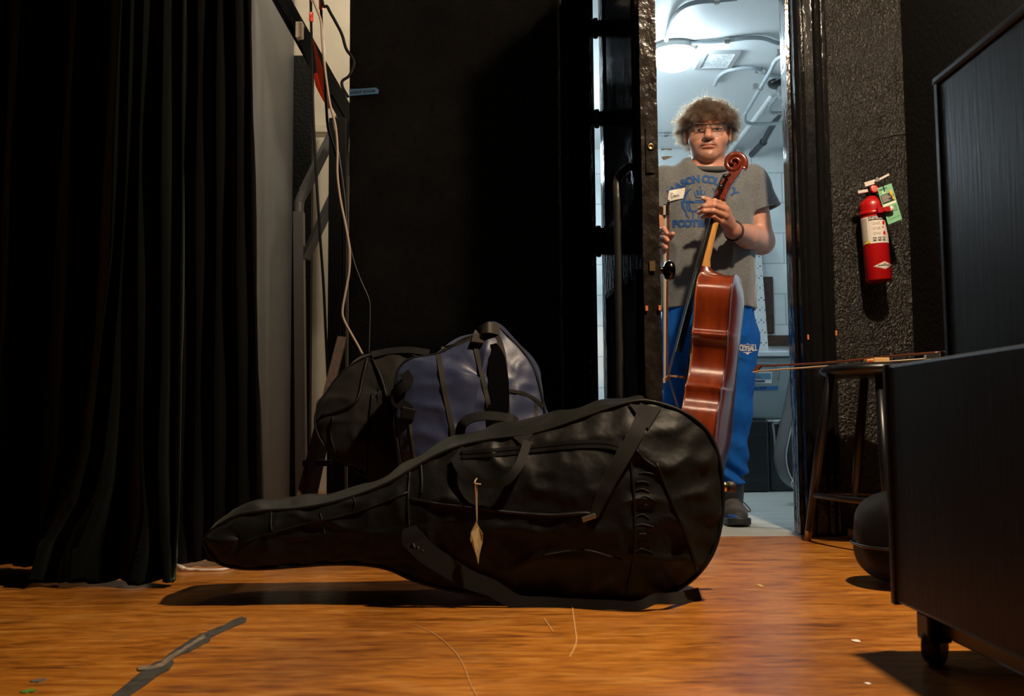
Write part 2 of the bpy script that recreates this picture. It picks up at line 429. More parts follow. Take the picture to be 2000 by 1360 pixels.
# tubular pull on the near face
ah = DW - 0.085
zt, zb = at(1235, 335, 2.85)[2], 0.42
pts = [dpt(ah - 0.075, 0, zt + 0.03), dpt(ah - 0.06, -0.022, zt + 0.015), dpt(ah - 0.03, -0.05, zt - 0.02), dpt(ah - 0.012, -0.055, zt - 0.07), dpt(ah - 0.008, -0.055, zt - 0.15), dpt(ah - 0.008, -0.055, zb + 0.15), dpt(ah - 0.012, -0.055, zb + 0.05), dpt(ah - 0.03, -0.04, zb), dpt(ah - 0.05, 0, zb - 0.01)]
v, f = tube(pts, 0.0125, 14, 8); obj('pull_handle', v, f, mat('tube_handle', (0.06, 0.06, 0.06), 0.35, 0.6), door, True)
mb = MB(); dbox(mb, ah - 0.11, ah - 0.055, -0.003, 0, zt - 0.16, zt - 0.06); mb.obj('handle_plate', m_blackmetal, door)
# hinges with knuckles bridging the gap
for py0, py1 in ((45, 76), (222, 250), (448, 500)):
    z1 = at(1168, py0, WY)[2]; z0 = at(1168, py1, WY)[2]
    h = MB()
    v, f = lathe([(0.0, z0 - 0.01), (0.009, z0 - 0.006), (0.009, z1 + 0.006), (0.0, z1 + 0.01)], 14, (hx - 0.012, hy - 0.012, 0)); h.add(v, f)
    h.box((XL - 0.012, hy - 0.016, z0), (hx + 0.02, hy - 0.006, z1), 0.001)
    h.obj('hinge', m_blackmetal, door)
# lock face in the door edge
mb = MB(); dbox(mb, DW - 0.0005, DW + 0.0022, 0.012, 0.036, zk + 0.27, zk + 0.40); mb.obj('lock_plate', m_edge, door)
v, f = axis_lathe([(0.008, 0), (0.009, 0.003), (0.006, 0.004), (0.005, 0.001), (0, 0.001)], dpt(DW + 0.002, 0.026, zk + 0.345), (dirw[0], dirw[1], 0), 20); obj('lock_cylinder', v, f, m_brass, door, True)
mb = MB(); dbox(mb, DW - 0.0005, DW + 0.004, 0.016, 0.032, zk - 0.012, zk + 0.016); mb.obj('latch', m_brass, door)

m_chip = mat('bare_orange_wood', (0.55, 0.17, 0.03), 0.6)
for a0, b0, zz in ((DW + 0.0015, 0.006, at(1264, 603, 2.75)[2]), (DW + 0.0015, 0.043, at(1290, 602, 2.75)[2])):
    mb = MB(); dbox(mb, a0 - 0.002, a0 + 0.0035, b0 - 0.004, b0 + 0.003, zz - 0.007, zz + 0.007); c_ = mb.obj('paint_chip', m_chip, door); c_['label'] = 'orange chipped spot'
# ------------------------------------------------------------------ storage room fixtures
m_cond = mat('painted_conduit', (0.33, 0.37, 0.39), 0.4)
m_globe = mat('lit_globe', (0.9, 0.95, 1.0), 0.3, emit=(0.72, 0.90, 1.0), estr=95)
def onc(px, py, r=0.013):
    p = onz(px, py, CEIL - r - 0.001); return p
lc = onc(1316, 92, 0.0)
t = thing('ceiling_light', (lc[0], lc[1], CEIL), 'glowing round white ceiling light in the storage room', 'ceiling light')
v, f = lathe([(0.112, 0), (0.114, -0.030), (0.108, -0.036), (0.10, -0.034), (0.10, 0)][::-1], 36, (lc[0], lc[1], CEIL)); obj('light_base', v, f, m_white, t, True)
v, f = lathe([(0.0, -0.125), (0.04, -0.122), (0.078, -0.108), (0.100, -0.085), (0.107, -0.060), (0.103, -0.036), (0.099, -0.030)], 40, (lc[0], lc[1], CEIL)); obj('globe', v, f, m_globe, t, True)

cond = {
 'painted conduit curving up from the glowing ceiling light': [(1301, 78), (1307, 55), (1318, 30), (1338, 12), (1365, 4), (1400, 1), (1440, -3)],
 'painted conduit running across the ceiling beside the glowing light': [(1345, 85), (1380, 83), (1420, 79), (1460, 74), (1490, 75), (1515, 83), (1548, 92)],
 'painted conduit arching over the ceiling above the curly-haired person': [(1396, 166), (1404, 150), (1418, 139), (1440, 134), (1468, 133), (1488, 138), (1508, 148), (1550, 152)],
 'painted conduit bent in a long hook near the pipe brace': [(1550, 101), (1530, 108), (1514, 120), (1505, 138), (1485, 172), (1462, 212), (1455, 226), (1457, 238), (1472, 242), (1505, 242), (1550, 238)],
 'short painted conduit hooking from the black lamp holder': [(1519, 185), (1513, 194), (1504, 206), (1503, 216), (1512, 221), (1550, 219)],
 'thin painted conduit along the ceiling edge left of the person': [(1284, 263), (1300, 263), (1320, 263), (1345, 262)],
}
for k, (lab, px) in enumerate(cond.items()):
    P = [onc(x, y, [0.013, 0.013, 0.013, 0.075, 0.045, 0.013][k]) for x, y in px]
    v, f = tube(P, 0.0112, 10, 6)
    t = obj('conduit', v, f, m_cond, None, True); tag(t, lab, 'conduit', 'conduits on the storage room ceiling')
    for i in {0: [5], 1: [2], 2: [5], 3: [4, 1], 4: [], 5: [1]}[k]:
        cl = MB()
        q = P[i]; T = P[min(i + 1, len(P) - 1)] - P[i - 1]; T /= np.linalg.norm(T)
        v, f = tube([q - T * 0.012, q + T * 0.012], 0.017, 10, 0); cl.add(v, f)
        n = np.array([-T[1], T[0], 0]); cl.box(q - 0.012 + n * 0.028 + [0, 0, 0.009], q + 0.012 + n * 0.028 + [0, 0, 0.013])
        cl.obj('strap_clip', m_steel, t)
# flat surface raceway down the ceiling and wall
P = [onc(1506, 190, 0.017), onc(1490, 212, 0.017), onc(1462, 248, 0.017)]
e = at(1441, 290, 6.885); P += [np.array([P[-1][0] + (P[-1][0] - P[-2][0]) * 0.6, 6.87, CEIL - 0.02]), e, at(1439, 330, 6.885)]
v, f = tube(P, 0.017, 8, 5); t = obj('wire_raceway', v, f, m_ceil, None, True); tag(t, 'white raceway running down behind the person to the back wall', 'raceway')
# pull box with a textured lens in the ceiling
c = [onc(1349, 133, 0), onc(1427, 132, 0), onc(1449, 98, 0), onc(1377, 103, 0)]
ce = sum(c) / 4
t = thing('ceiling_vent', (ce[0], ce[1], CEIL), 'square frosted panel in a grey frame on the storage ceiling', 'vent')
x0, x1, y0, y1 = ce[0] - 0.10, ce[0] + 0.10, min(c[0][1], c[2][1]), max(c[0][1], c[2][1])
fr = MB()
bw = 0.026
fr.box((x0, y0, CEIL - 0.012), (x1, y0 + bw, CEIL)); fr.box((x0, y1 - bw, CEIL - 0.012), (x1, y1, CEIL)); fr.box((x0, y0 + bw, CEIL - 0.012), (x0 + bw, y1 - bw, CEIL)); fr.box((x1 - bw, y0 + bw, CEIL - 0.012), (x1, y1 - bw, CEIL))
fr.obj('vent_frame', mat('vent_grey', (0.32, 0.33, 0.34), 0.45), t)
MB().box((x0 + bw, y0 + bw, CEIL - 0.004), (x1 - bw, y1 - bw, CEIL)).obj('vent_panel', mat('frosted_lens', (0.62, 0.65, 0.66), 0.3, var=0.5, vscale=90), t)
# bare lamp holder, black plate
c = onc(1527, 160, 0)
t = thing('lamp_holder', (c[0], c[1], CEIL), 'black lamp holder with grey bulb on the ceiling by the door jamb', 'lamp holder')
v, f = lathe([(0.0, -0.03), (0.055, -0.03), (0.075, -0.022), (0.08, -0.01), (0.08, 0)], 28, (c[0], c[1], CEIL)); obj('base', v, f, m_blackmetal, t, True)
v, f = lathe([(0.0, -0.10), (0.02, -0.097), (0.034, -0.08), (0.036, -0.06), (0.028, -0.04), (0.022, -0.03), (0.022, -0.028)], 24, (c[0], c[1], CEIL)); obj('bulb', v, f, mat('dead_bulb', (0.35, 0.36, 0.37), 0.3), t, True)
# slanting pipe brace
P = [at(1560, 150, 5.75), at(1544, 186, 5.9), at(1515, 235, 6.25), at(1490, 279, 6.6), at(1468, 302, 6.86)]
v, f = tube([P[0], P[1], P[2], P[3]], 0.019, 12, 0); a = MB().add(v, f); v, f = tube([P[3], P[4]], 0.022, 12, 0); a.add(v, f); v, f = tube([P[3] - (P[3] - P[2]) * 0.05, P[3]], 0.026, 12, 0); a.add(v, f)
q0 = P[0]; v, f = tube([q0, [q0[0] + 0.03, q0[1] - 0.12, CEIL]], 0.019, 12, 0); a.add(v, f)
t = a.obj('pipe_brace', mat('dark_iron_pipe', (0.045, 0.055, 0.065), 0.45, 0.3), None, sharp=40); tag(t, 'dark slanting iron pipe from ceiling down to the back wall', 'pipe')
# cracked plaster strip where wall meets ceiling
pts = [(1460, 268), (1475, 262), (1500, 259), (1525, 257), (1548, 256), (1548, 261), (1522, 264), (1505, 270), (1480, 271), (1462, 273)]
v, f = prism([at(x, y, 6.9) for x, y in pts], (0, -0.004, 0)); t = obj('peeling_paint', v, f, mat('bare_plaster', (0.30, 0.16, 0.07), 0.9, var=0.4, vscale=40)); tag(t, 'brown bare patch of peeled paint at the top of the back wall', 'peeled paint')
for k, pts in enumerate([[(1291, 290), (1300, 287), (1313, 290), (1311, 294), (1300, 292), (1292, 294)], [(1291, 307), (1302, 305), (1314, 306), (1306, 310), (1296, 313)]]):
    v, f = prism([at(x, y, 6.9) for x, y in pts], (0, -0.004, 0)); t = obj('peeling_paint', v, f, bpy.data.materials['bare_plaster']); tag(t, ['upper small flake of peeled paint left of the person', 'lower small flake of peeled paint left of the person'][k], 'peeled paint', 'peeled paint flakes')
# boards on the back wall
m_oldwood = mat('dark_old_wood', (0.055, 0.022, 0.010), 0.6, var=0.5, vscale=10, stretch=(1, 1, 6), bump=0.4, bscale=30)
def board(name, x0, y0, x1, y1, lab):
    a = at(x0, y1, 6.88); b = at(x1, y0, 6.88)
    o = MB().box((a[0], 6.868, a[2]), (b[0], 6.9, b[2]), 0.004).obj(name, m_oldwood); tag(o, lab, 'board', 'bare boards on the storage wall'); return o
board('wall_batten', 1490, 541, 1509, 652, 'upright dark brown board on the white block wall')
board('wall_batten', 1499, 655, 1556, 676, 'level dark brown board just above the grey storage bin')
# leaning perforated panel
a0, a1, b0, b1 = at(1440, 700, 6.55), at(1502, 700, 6.55), at(1440, 470, 6.82), at(1485, 470, 6.82)
def ph_mat():
    m = bpy.data.materials.new('perforated_panel'); m.use_nodes = True; nt = m.node_tree; N = nt.nodes; L = nt.links; b = N['Principled BSDF']; b.inputs['Roughness'].default_value = 0.5
    tc = N.new('ShaderNodeTexCoord'); mp = N.new('ShaderNodeMapping'); mp.inputs['Rotation'].default_value = (0, R(45), 0); L.new(tc.outputs['Object'], mp.inputs['Vector'])
    vo = N.new('ShaderNodeTexVoronoi'); vo.inputs['Scale'].default_value = 40; vo.inputs['Randomness'].default_value = 0.0; L.new(mp.outputs['Vector'], vo.inputs['Vector'])
    vo.voronoi_dimensions = '3D'
    r = N.new('ShaderNodeValToRGB'); e = r.color_ramp.elements; e[0].position = 0.22; e[0].color = (0.10, 0.10, 0.10, 1); e[1].position = 0.30; e[1].color = (0.46, 0.48, 0.48, 1)
    L.new(vo.outputs['Distance'], r.inputs['Fac']); L.new(r.outputs['Color'], b.inputs['Base Color']); return m
a0 = b0 + (a0 - b0) * (b0[2] / (b0[2] - a0[2])); a1 = b1 + (a1 - b1) * (b1[2] / (b1[2] - a1[2]))
v, f = prism([a0, a1, b1, b0], (0, 0.012, 0.001)); t = obj('perforated_panel', v, f, ph_mat()); tag(t, 'grey perforated panel leaning on the white wall behind the person', 'panel')

# ------------------------------------------------------------------ stored cases and bin
m_case = mat('black_case_vinyl', (0.010, 0.011, 0.012), 0.4, bump=0.3, bscale=90, bdist=0.001)
m_alu = mat('aluminium_edge', (0.55, 0.57, 0.58), 0.35, 1.0)
cy = 5.72
g0 = onz(1415, 960, 0)
zt = at(1500, 820, cy)[2]
xl, xr = at(1395, 900, cy)[0], at(1503, 900, cy)[0]
t = thing('equipment_case', ((xl + xr) / 2, cy, 0), 'big black equipment case under the grey storage bin', 'case')
MB().box((xl, cy, 0.0), (xr, cy + 0.5, zt), 0.012).obj('case_body', m_case, t)
e = MB()
m_ridge = mat('black_ridge', (0.02, 0.021, 0.022), 0.4)
for z0_, z1_ in ((0.06, 0.075), (zt - 0.09, zt - 0.082)): MB().box((xl + 0.02, cy - 0.004, z0_), (xr - 0.02, cy, z1_)).obj('case_ridge', m_ridge, t)
# second case with light edge
x2, x3 = at(1505, 900, cy)[0] + 0.005, at(1505, 900, cy)[0] + 0.42
t = thing('folding_case', (x2 + 0.2, cy + 0.03, 0), 'dark case with pale metal edge beside the black equipment case', 'case')
zt2 = zt - 0.012
MB().box((x2, cy + 0.05, 0.0), (x3, cy + 0.45, zt2), 0.01).obj('case_body', mat('dark_green_case', (0.016, 0.022, 0.024), 0.45), t)
P = [at(1509, 826, cy + 0.045), at(1512, 850, cy + 0.045), at(1517, 915, cy + 0.045)]
v, f = ribbon(P, 0.012, 0.006, smooth=0); a = MB().add(v, f); v, f = ribbon([at(1509, 827, cy + 0.045), at(1552, 827, cy + 0.045)], 0.012, 0.006, smooth=0); a.add(v, f); a.obj('metal_edge', m_alu, t)
v, f = ribbon([at(1528, 822, cy + 0.04), at(1524, 850, cy + 0.03), at(1534, 880, cy + 0.03), at(1541, 905, cy + 0.04)], 0.03, 0.005, smooth=5); obj('strap', v, f, m_case, t)
# grey storage bin
t = thing('storage_bin', ((xl + xr) / 2 + 0.1, cy + 0.2, zt), 'grey plastic storage bin with pale snap lid on black cases', 'bin')
bz1 = at(1500, 697, cy)[2]; bz2 = at(1500, 687, cy)[2]
B0, B1 = at(1400, 800, cy)[0], at(1541, 815, cy)[0]; Tp = at(1556, 705, cy)[0]
zb = zt + 0.001
q = [(B0, cy + 0.03, zb), (B1, cy + 0.03, zb), (B1, cy + 0.42, zb), (B0, cy + 0.42, zb), (B0 - 0.03, cy, bz1), (Tp, cy, bz1), (Tp, cy + 0.46, bz1), (B0 - 0.03, cy + 0.46, bz1)]
bm = bmesh.new(); vs = [bm.verts.new(p) for p in q]
for fc in ((3, 2, 1, 0), (4, 5, 6, 7), (0, 1, 5, 4), (1, 2, 6, 5), (2, 3, 7, 6), (3, 0, 4, 7)): bm.faces.new([vs[i] for i in fc])
bmesh.ops.bevel(bm, geom=bm.edges[:], offset=0.018, segments=3, profile=0.5, affect='EDGES')
bm.verts.index_update(); m_bin = mat('grey_bin_plastic', (0.20, 0.25, 0.27), 0.4)
o = obj('bin_body', [p.co[:] for p in bm.verts], [[x.index for x in p.verts] for p in bm.faces], m_bin, t); autosmooth(o, 35); bm.free()
lid = MB().box((B0 - 0.045, cy - 0.016, bz1), (Tp + 0.016, cy + 0.476, bz2), 0.006); lid.box((B0 - 0.02, cy + 0.02, bz2), (Tp - 0.01, cy + 0.44, bz2 + 0.006), 0.002)
lid.obj('bin_lid', mat('silver_lid', (0.48, 0.54, 0.58), 0.3), t)
def front(px, py, d=0.0):       # a point on the sloping front of the bin
    k = (at(px, py, cy)[2] - zb) / (bz1 - zb); return at(px, py, cy + 0.03 * (1 - k) - d)
v, f = tube([front(1460, 742, 0.004), front(1462, 716, 0.004), front(1472, 711, 0.004), front(1508, 711, 0.004), front(1518, 716, 0.004), front(1519, 742, 0.004)], 0.005, 8, 5); obj('handle_rim', v, f, m_bin, t, True)
v, f = prism([front(1469, 749, 0.001), front(1507, 749, 0.001), front(1508, 727, 0.001), front(1470, 727, 0.001)][::-1], (0, -0.002, 0)); lb = obj('paper_label', v, f, mat('label_white', (0.62, 0.66, 0.66), 0.5), t)
for (x0, y0, x1, y1, c) in ((1471, 741, 1506, 729, (0.10, 0.22, 0.33)), (1472, 747, 1494, 743, (0.03, 0.05, 0.08)), (1475, 739, 1484, 733, (0.30, 0.42, 0.48)), (1473, 731.5, 1482, 729.5, (0.5, 0.05, 0.05))):
    v, f = prism([front(x0, y0, 0.004), front(x1, y0, 0.004), front(x1, y1, 0.004), front(x0, y1, 0.004)][::-1], (0, -0.001, 0)); obj('label_print', v, f, mat('label_ink', c, 0.5), lb)
m_btape = mat('blue_tape', (0.010, 0.11, 0.30), 0.6, bump=0.2, bscale=200, bdist=0.0005)
v, f = prism([front(1452, 764, 0.001), front(1519, 762, 0.001), front(1520, 754, 0.001), front(1452, 756, 0.001)][::-1], (0, -0.0015, 0)); tp = obj('tape_strip', v, f, m_btape, t); tp['label'] = 'blue tape'
m_ink = mat('black_ink', (0.008, 0.010, 0.018), 0.6)
tv, tf = text2d('VISUAL TOP', 1.0, 0.02)
w = at(1497, 758, cy)[0] - at(1460, 758, cy)[0]; sc = w / np.ptp(tv[:, 0]); mid = front(1478, 758.5, 0.0045)
obj('tape_writing', [mid + np.array([p[0] * sc, -0.0002, (p[1] - 0.35) * sc * 1.0]) for p in tv], tf, m_ink, tp)
# tall grey-blue cello case leaning right of the doorway
sil = [(1575, 712), (1567, 735), (1559, 775), (1550, 820), (1541, 860), (1536.5, 885), (1537, 905), (1542, 925), (1550, 940), (1562, 952), (1575, 961), (1600, 976), (1640, 985), (1700, 975), (1735, 930), (1740, 880), (1725, 820), (1710, 760), (1695, 712), (1660, 690), (1610, 690)]
Yc = 4.75
Q = spline([at(x, y, Yc) for x, y in sil], 5, True); n = len(Q); cen = Q.mean(0)
t = thing('instrument_case', (cen[0], Yc + 0.12, 0), 'dark blue cello case with pale piping leaning inside the doorway', 'instrument case')
v = []; rings = [(0.0, -0.05), (0.5, -0.045), (0.85, -0.03), (1.0, 0.0), (1.01, 0.05), (1.01, 0.18), (1.0, 0.23), (0.6, 0.27), (0.0, 0.27)]
for r_, dy in rings: v += [cen + (p - cen) * r_ + [0, dy, 0] for p in Q]
o = obj('case_shell', v, grid_faces(len(rings), n, True), mat('dark_blue_shell', (0.008, 0.013, 0.019), 0.4, spec=0.35), t, True)
v, f = tube(Q[::3], 0.004, 8, 2, True); obj('piping', v, f, m_alu, t, True)
v, f = tube([cen + (p - cen) * 0.86 + [0, -0.032, 0] for p in Q[::3]], 0.0025, 8, 2, True); obj('seam', v, f, mat('grey_seam', (0.12, 0.14, 0.15), 0.5), t, True)
dr = at(1555, 945, Yc - 0.01); v, f = tube([dr + np.array([0.022 * math.cos(a) * 1.0, 0, 0.018 * math.sin(a)]) for a in np.linspace(0, 2 * math.pi, 12, endpoint=False)], 0.0035, 8, 3, True); a = MB().add(v, f); v, f = tube([at(1547, 934, Yc - 0.005), at(1551, 943, Yc - 0.005)], 0.005, 8, 0); a.add(v, f); a.obj('ring', m_steel, t, True)
zmin = min(p[2] for p in Q); MB().box((cen[0] - 0.05, Yc + 0.05, 0), (cen[0] + 0.1, Yc + 0.18, zmin + 0.03), 0.01).obj('foot', m_case, t)

# ------------------------------------------------------------------ blue tape on the black wall
tw = at(710, 179, WY - 0.001)
P = [at(682, 174, WY - 0.002), at(700, 173.5, WY - 0.002), at(735, 171, WY - 0.002), at(740, 176, WY - 0.002), at(739, 183, WY - 0.002), at(712, 185, WY - 0.002), at(682, 187.5, WY - 0.002)]
v, f = prism(P[::-1], (0, 0.002, 0)); t = obj('masking_tape', v, f, mat('dusty_blue_tape', (0.006, 0.050, 0.12), 0.7)); tag(t, 'strip of blue masking tape with writing on the black wall', 'tape')
tv, tf = text2d('LIGHT ROOM', 1.0, 0.015)
sc = (at(732, 179, WY)[0] - at(686, 179, WY)[0]) / np.ptp(tv[:, 0])
obj('tape_writing', [tw + np.array([p[0] * sc, -0.0035, (p[1] - 0.35) * sc + 0.07 * p[0] * sc]) for p in tv], tf, m_ink, t)

# ------------------------------------------------------------------ cables on the left
m_cable = mat('black_cable', (0.005, 0.005, 0.005), 0.6, spec=0.15); m_wcable = mat('white_cable', (0.34, 0.26, 0.21), 0.55, spec=0.2); m_red = mat('red_tape', (0.55, 0.03, 0.012), 0.5); m_orange = mat('orange_flagging', (0.75, 0.08, 0.015), 0.5)
def cable(px, Y, r, m, name, lab, sm=6, seg=8):
    Ys = Y if np.ndim(Y) else [Y] * len(px)
    P = [at(x, y, q) for (x, y), q in zip(px, Ys)]
    v, f = tube(P, r, seg, sm); o = obj(name, v, f, m, None, True); tag(o, lab, 'cable', 'cables hanging beside the black wall'); return o
o = cable([(602, -500), (606.5, -40), (607, 0), (608, 60), (611, 200), (617, 330), (625, 460), (632, 560), (638, 690), (643, 800), (648, 940)], 4.53, 0.0065, m_cable, 'hanging_cable', 'straight black cable hanging in front of the cream wall')
v, f = tube([at(607.8, 25, 4.525), at(608, 42, 4.525)], 0.010, 10, 0); obj('tape_band', v, f, m_red, o, True)['label'] = 'red tape band'
o = cable([(626, -400), (627, -40), (627, 0), (629, 60), (633, 120), (637, 200), (641, 250), (652, 290), (662, 330), (668, 420), (669, 520), (668, 700)], 3.85, 0.006, m_cable, 'hanging_cable', 'black cable running down along the black wall corner')
v, f = tube([at(626.8, -20, 3.845), at(627.5, 18, 3.845)], 0.0095, 10, 0); obj('tape_band', v, f, m_red, o, True)['label'] = 'red tape band'
cable([(575, -400), (603, -40), (613, 3), (626, 38), (629, 75), (632, 110), (638, 160), (645, 205), (655, 245), (659, 290), (659, 340), (665, 390), (676, 445), (683, 490), (682, 530), (676, 565), (669, 605), (672, 625), (685, 650), (697, 671), (708, 692), (712, 720)], [3.44] * 21, 0.0042, m_wcable, 'hanging_cable', 'white cable winding down past the black wall corner')
cable([(650, 235), (662, 300), (673, 380), (679, 450), (690, 505), (706, 550), (720, 582), (723, 605), (722, 650), (721, 692)], 3.47, 0.0016, mat('thin_wire', (0.05, 0.05, 0.05), 0.35), 'thin_wire', 'thin dark wire trailing over the textured black wall')
cable([(585, -400), (624, -30), (640, 14), (655, 42), (668, 68), (676, 95), (689, 114), (691, 128), (682, 148), (669, 158), (669, 170), (680, 190)], 3.46, 0.0055, m_cable, 'hanging_cable', 'loose black cable looping over the cream wall edge')
for k_, (x_, y_) in enumerate(((1578, 659), (1633, 651))):
    q = at(x_, y_, WY - 0.024 if k_ == 0 else WY - 0.014); o = MB().box(q - [0.003, 0.004, 0.009], q + [0.003, 0.012, 0.009], 0.001).obj('paint_chip', m_chip); tag(o, ['orange bare wood chip on the inner door casing', 'small orange chip at the outer edge of the door casing'][k_], 'paint chip', 'chips on the black door casing')
# flagging tape
P = [at(x, y, 3.9) for x, y in [(612, 78), (618, 105), (626, 140), (634, 178), (642, 212)]]
v, f = ribbon(P, [0.006, 0.012, 0.03, 0.022, 0.014], 0.0015, (0.3, -1, 0.1)); a = MB().add(v, f)
P = [at(x, y, 3.91) for x, y in [(617, 143), (623, 165), (634, 192), (641, 205)]]; v, f = ribbon(P, [0.020, 0.030, 0.02, 0.012], 0.0015, (-0.2, -1, 0.2)); a.add(v, f)
o = a.obj('flagging_tape', m_orange); tag(o, 'orange flagging tape hanging on the cables', 'tape')
# floor cable end
P = [at(345, 1106, 2.66), at(358, 1110, 2.66), at(372, 1112, 2.65), at(392, 1113, 2.64)]
for q in P: q[2] = max(q[2], 0.006)
v, f = tube([onz(348, 1108, 0.008), onz(362, 1112, 0.007), onz(380, 1113, 0.005), onz(398, 1114, 0.004), onz(440, 1112, 0.004), onz(470, 1100, 0.004)], 0.0042, 10, 6)
t = obj('cable_end', v, f, mat('white_plastic', (0.72, 0.66, 0.60), 0.4), None, True); tag(t, 'white cable end lying on the floor beside the curtain', 'cable')
v, f = tube([onz(343, 1106, 0.010), onz(359, 1111, 0.0085)], [0.008, 0.006], 12, 0); obj('plug', v, f, bpy.data.materials['white_plastic'], t, True)

# ------------------------------------------------------------------ stairs: stringer, handrail
m_rail = mat('black_rail_paint', (0.004, 0.004, 0.0035), 0.5, bump=0.15, bscale=30, spec=0.08)
def bar(a, b, w, h, m=None, turn=0.0):
    """square bar from a to b: w across, h along the vertical"""
    a = np.array(a); b = np.array(b); T = (b - a) / np.linalg.norm(b - a)
    s = np.cross(T, [0, 1, 0]); s /= np.linalg.norm(s); u = np.array([0, 1.0, 0]); s, u = s * math.cos(turn) + u * math.sin(turn), u * math.cos(turn) - s * math.sin(turn)
    v = []
    for p in (a, b): v += [p - s * h / 2 - u * w / 2, p + s * h / 2 - u * w / 2, p + s * h / 2 + u * w / 2, p - s * h / 2 + u * w / 2]
    return v, [(3, 2, 1, 0), (4, 5, 6, 7), (0, 1, 5, 4), (1, 2, 6, 5), (2, 3, 7, 6), (3, 0, 4, 7)]
a = MB(); v, f = bar(at(489, -109, 4.72), at(860, 552, 4.72), 0.05, 0.085); a.add(v, f)
v, f = bar(at(541, -12, 4.69), at(700, 262, 4.69), 0.02, 0.03); a.add(v, f)
v, f = bar(at(575, 30, 4.67), at(640, 190, 4.67), 0.03, 0.05); a.add(v, f)
o = a.obj('stair_stringer', m_rail); tag(o, 'black sloping stair stringer against the cream wall', 'stair stringer')
p0, p1 = at(582, 45, 4.64), at(592, 75, 4.64); o = MB().box((p0[0] - 0.008, 4.62, p1[2]), (p1[0], 4.68, p0[2]), 0.003).obj('wood_block', mat('pale_wood', (0.42, 0.33, 0.24), 0.6)); tag(o, 'small pale wood block fixed to the stair stringer', 'block')
t = thing('stair_handrail', (at(585, 700, 4.9)[0], 4.9, 0), 'black steel stair handrail with bright bent top bars', 'handrail')
YR = 4.90
top = [at(668, 226, YR), at(648, 262, YR), at(594, 374, YR), at(586, 392, YR), at(584, 415, YR), at(585, 560, YR), at(588, 760, YR), onz(591, 0, 0) if False else at(590, 900, YR)]
top[-1][2] = 0.0
m_top = mat('rail_steel', (0.13, 0.125, 0.12), 0.38, 0.3)
a = MB(); v, f = bar(top[0], top[2], 0.042, 0.042, turn=R(40)); a.add(v, f); v, f = tube([top[2] + (top[1] - top[2]) * 0.08, top[2], top[3], top[4], top[5]], 0.025, 12, 5); a.add(v, f); v, f = bar(top[4], top[7], 0.05, 0.05); a.add(v, f)
a.obj('top_rail', m_top, t, sharp=35)
v, f = bar(at(690, 300, YR), at(596, 505, YR), 0.04, 0.04, turn=R(40)); obj('mid_rail', v, f, m_top, t)
px = at(661, 240, 4.6)
MB().box((px[0] - 0.042, 4.58, 0), (px[0] + 0.042, 4.66, at(661, 232, 4.6)[2]), 0.004).obj('post', m_rail, t)
# leaning wooden legs of an easel at the far left of the cases
m_bwood = mat('brown_wood', (0.042, 0.021, 0.012), 0.55, var=0.4, vscale=20, stretch=(5, 5, 1))
t = thing('wooden_easel', (at(620, 900, 3.55)[0], 3.55, 0), 'folded brown wooden easel leaning beside the black cello bag', 'easel')
for (x0, y0, x1, y1, Y0, Y1) in ((669, 658, 586, 985, 3.46, 3.2), (648, 790, 606, 985, 3.5, 3.35)):
    a0 = at(x0, y0, Y0); b0 = at(x1, y1, Y1); k = a0[2] / (a0[2] - b0[2]); b0 = a0 + (b0 - a0) * k
    v, f = bar(a0, b0, 0.02, 0.032); obj('leg', v, f, m_bwood, t)
v, f = bar(at(592, 905, 3.24), at(648, 905, 3.4), 0.02, 0.02); obj('cross_bar', v, f, m_bwood, t)

# ------------------------------------------------------------------ curtains
m_velvet = mat('black_velvet', (0.0013, 0.0018, 0.0015), 0.95, sheen=0.16, sheen_tint=(0.55, 0.75, 0.55), spec=0.05)
m_velvet2 = mat('black_serge', (0.0018, 0.0018, 0.0018), 0.95, sheen=0.05, spec=0.05)
def curtain(name, ridges, Yr0, depth, ybot, ytop, m, lab, back=None, rows=70):
    """ridges: list of px(x) as functions of py; folds run from ridge to ridge with valleys `depth` deeper"""
    ys = np.concatenate([np.linspace(ytop, 640, 26), np.linspace(660, ybot, rows - 26)])
    v = []; per = 14
    back = back or [0] * len(ridges)
    for yi, y in enumerate(ys):
        rx = [np.interp(y, [q[1] for q in rd], [q[0] for q in rd]) for rd in ridges]
        k = max(0, (y - 640) / (ybot - 640))
        z = at(300, y, Yr0)[2]
        for i in range(len(rx) - 1):
            for j in range(per):
                s = j / per
                Yr = Yr0 + (back[i] * (1 - s) + back[i + 1] * s) * (0.3 + 0.7 * k)
                X0 = at(rx[i], y, Yr0)[0]; X1 = at(rx[i + 1], y, Yr0)[0]
                dd = depth * (math.sin(math.pi * s) ** 0.7)
                x = (X0 + (X1 - X0) * (s + 0.10 * math.sin(2 * math.pi * s))) * (1 + (Yr + dd * 0.0 - Yr0) / Yr0)
                yy = Yr + dd * (1 - 0.45 * k) + 0.006 * math.sin(x * 40 + y * 0.01)
                if k > 0.7: yy += (0.014 * math.sin(x * 70 + 9 * k) + 0.008 * math.sin(x * 160)) * (k - 0.7) * 3.3
                v.append((x, yy, max(0.003, z + 0.004 * math.sin(x * 55) * k)))
        Yr = Yr0 + back[-1]
        v.append((at(rx[-1], y, Yr0)[0], Yr + 0.02, max(0.003, z)))
    nC = (len(ridges) - 1) * per + 1
    o = obj(name, v, grid_faces(len(ys), nC), m, None, True)
    md = o.modifiers.new('thickness', 'SOLIDIFY'); md.thickness = 0.006
    tag(o, lab, 'curtain'); return o
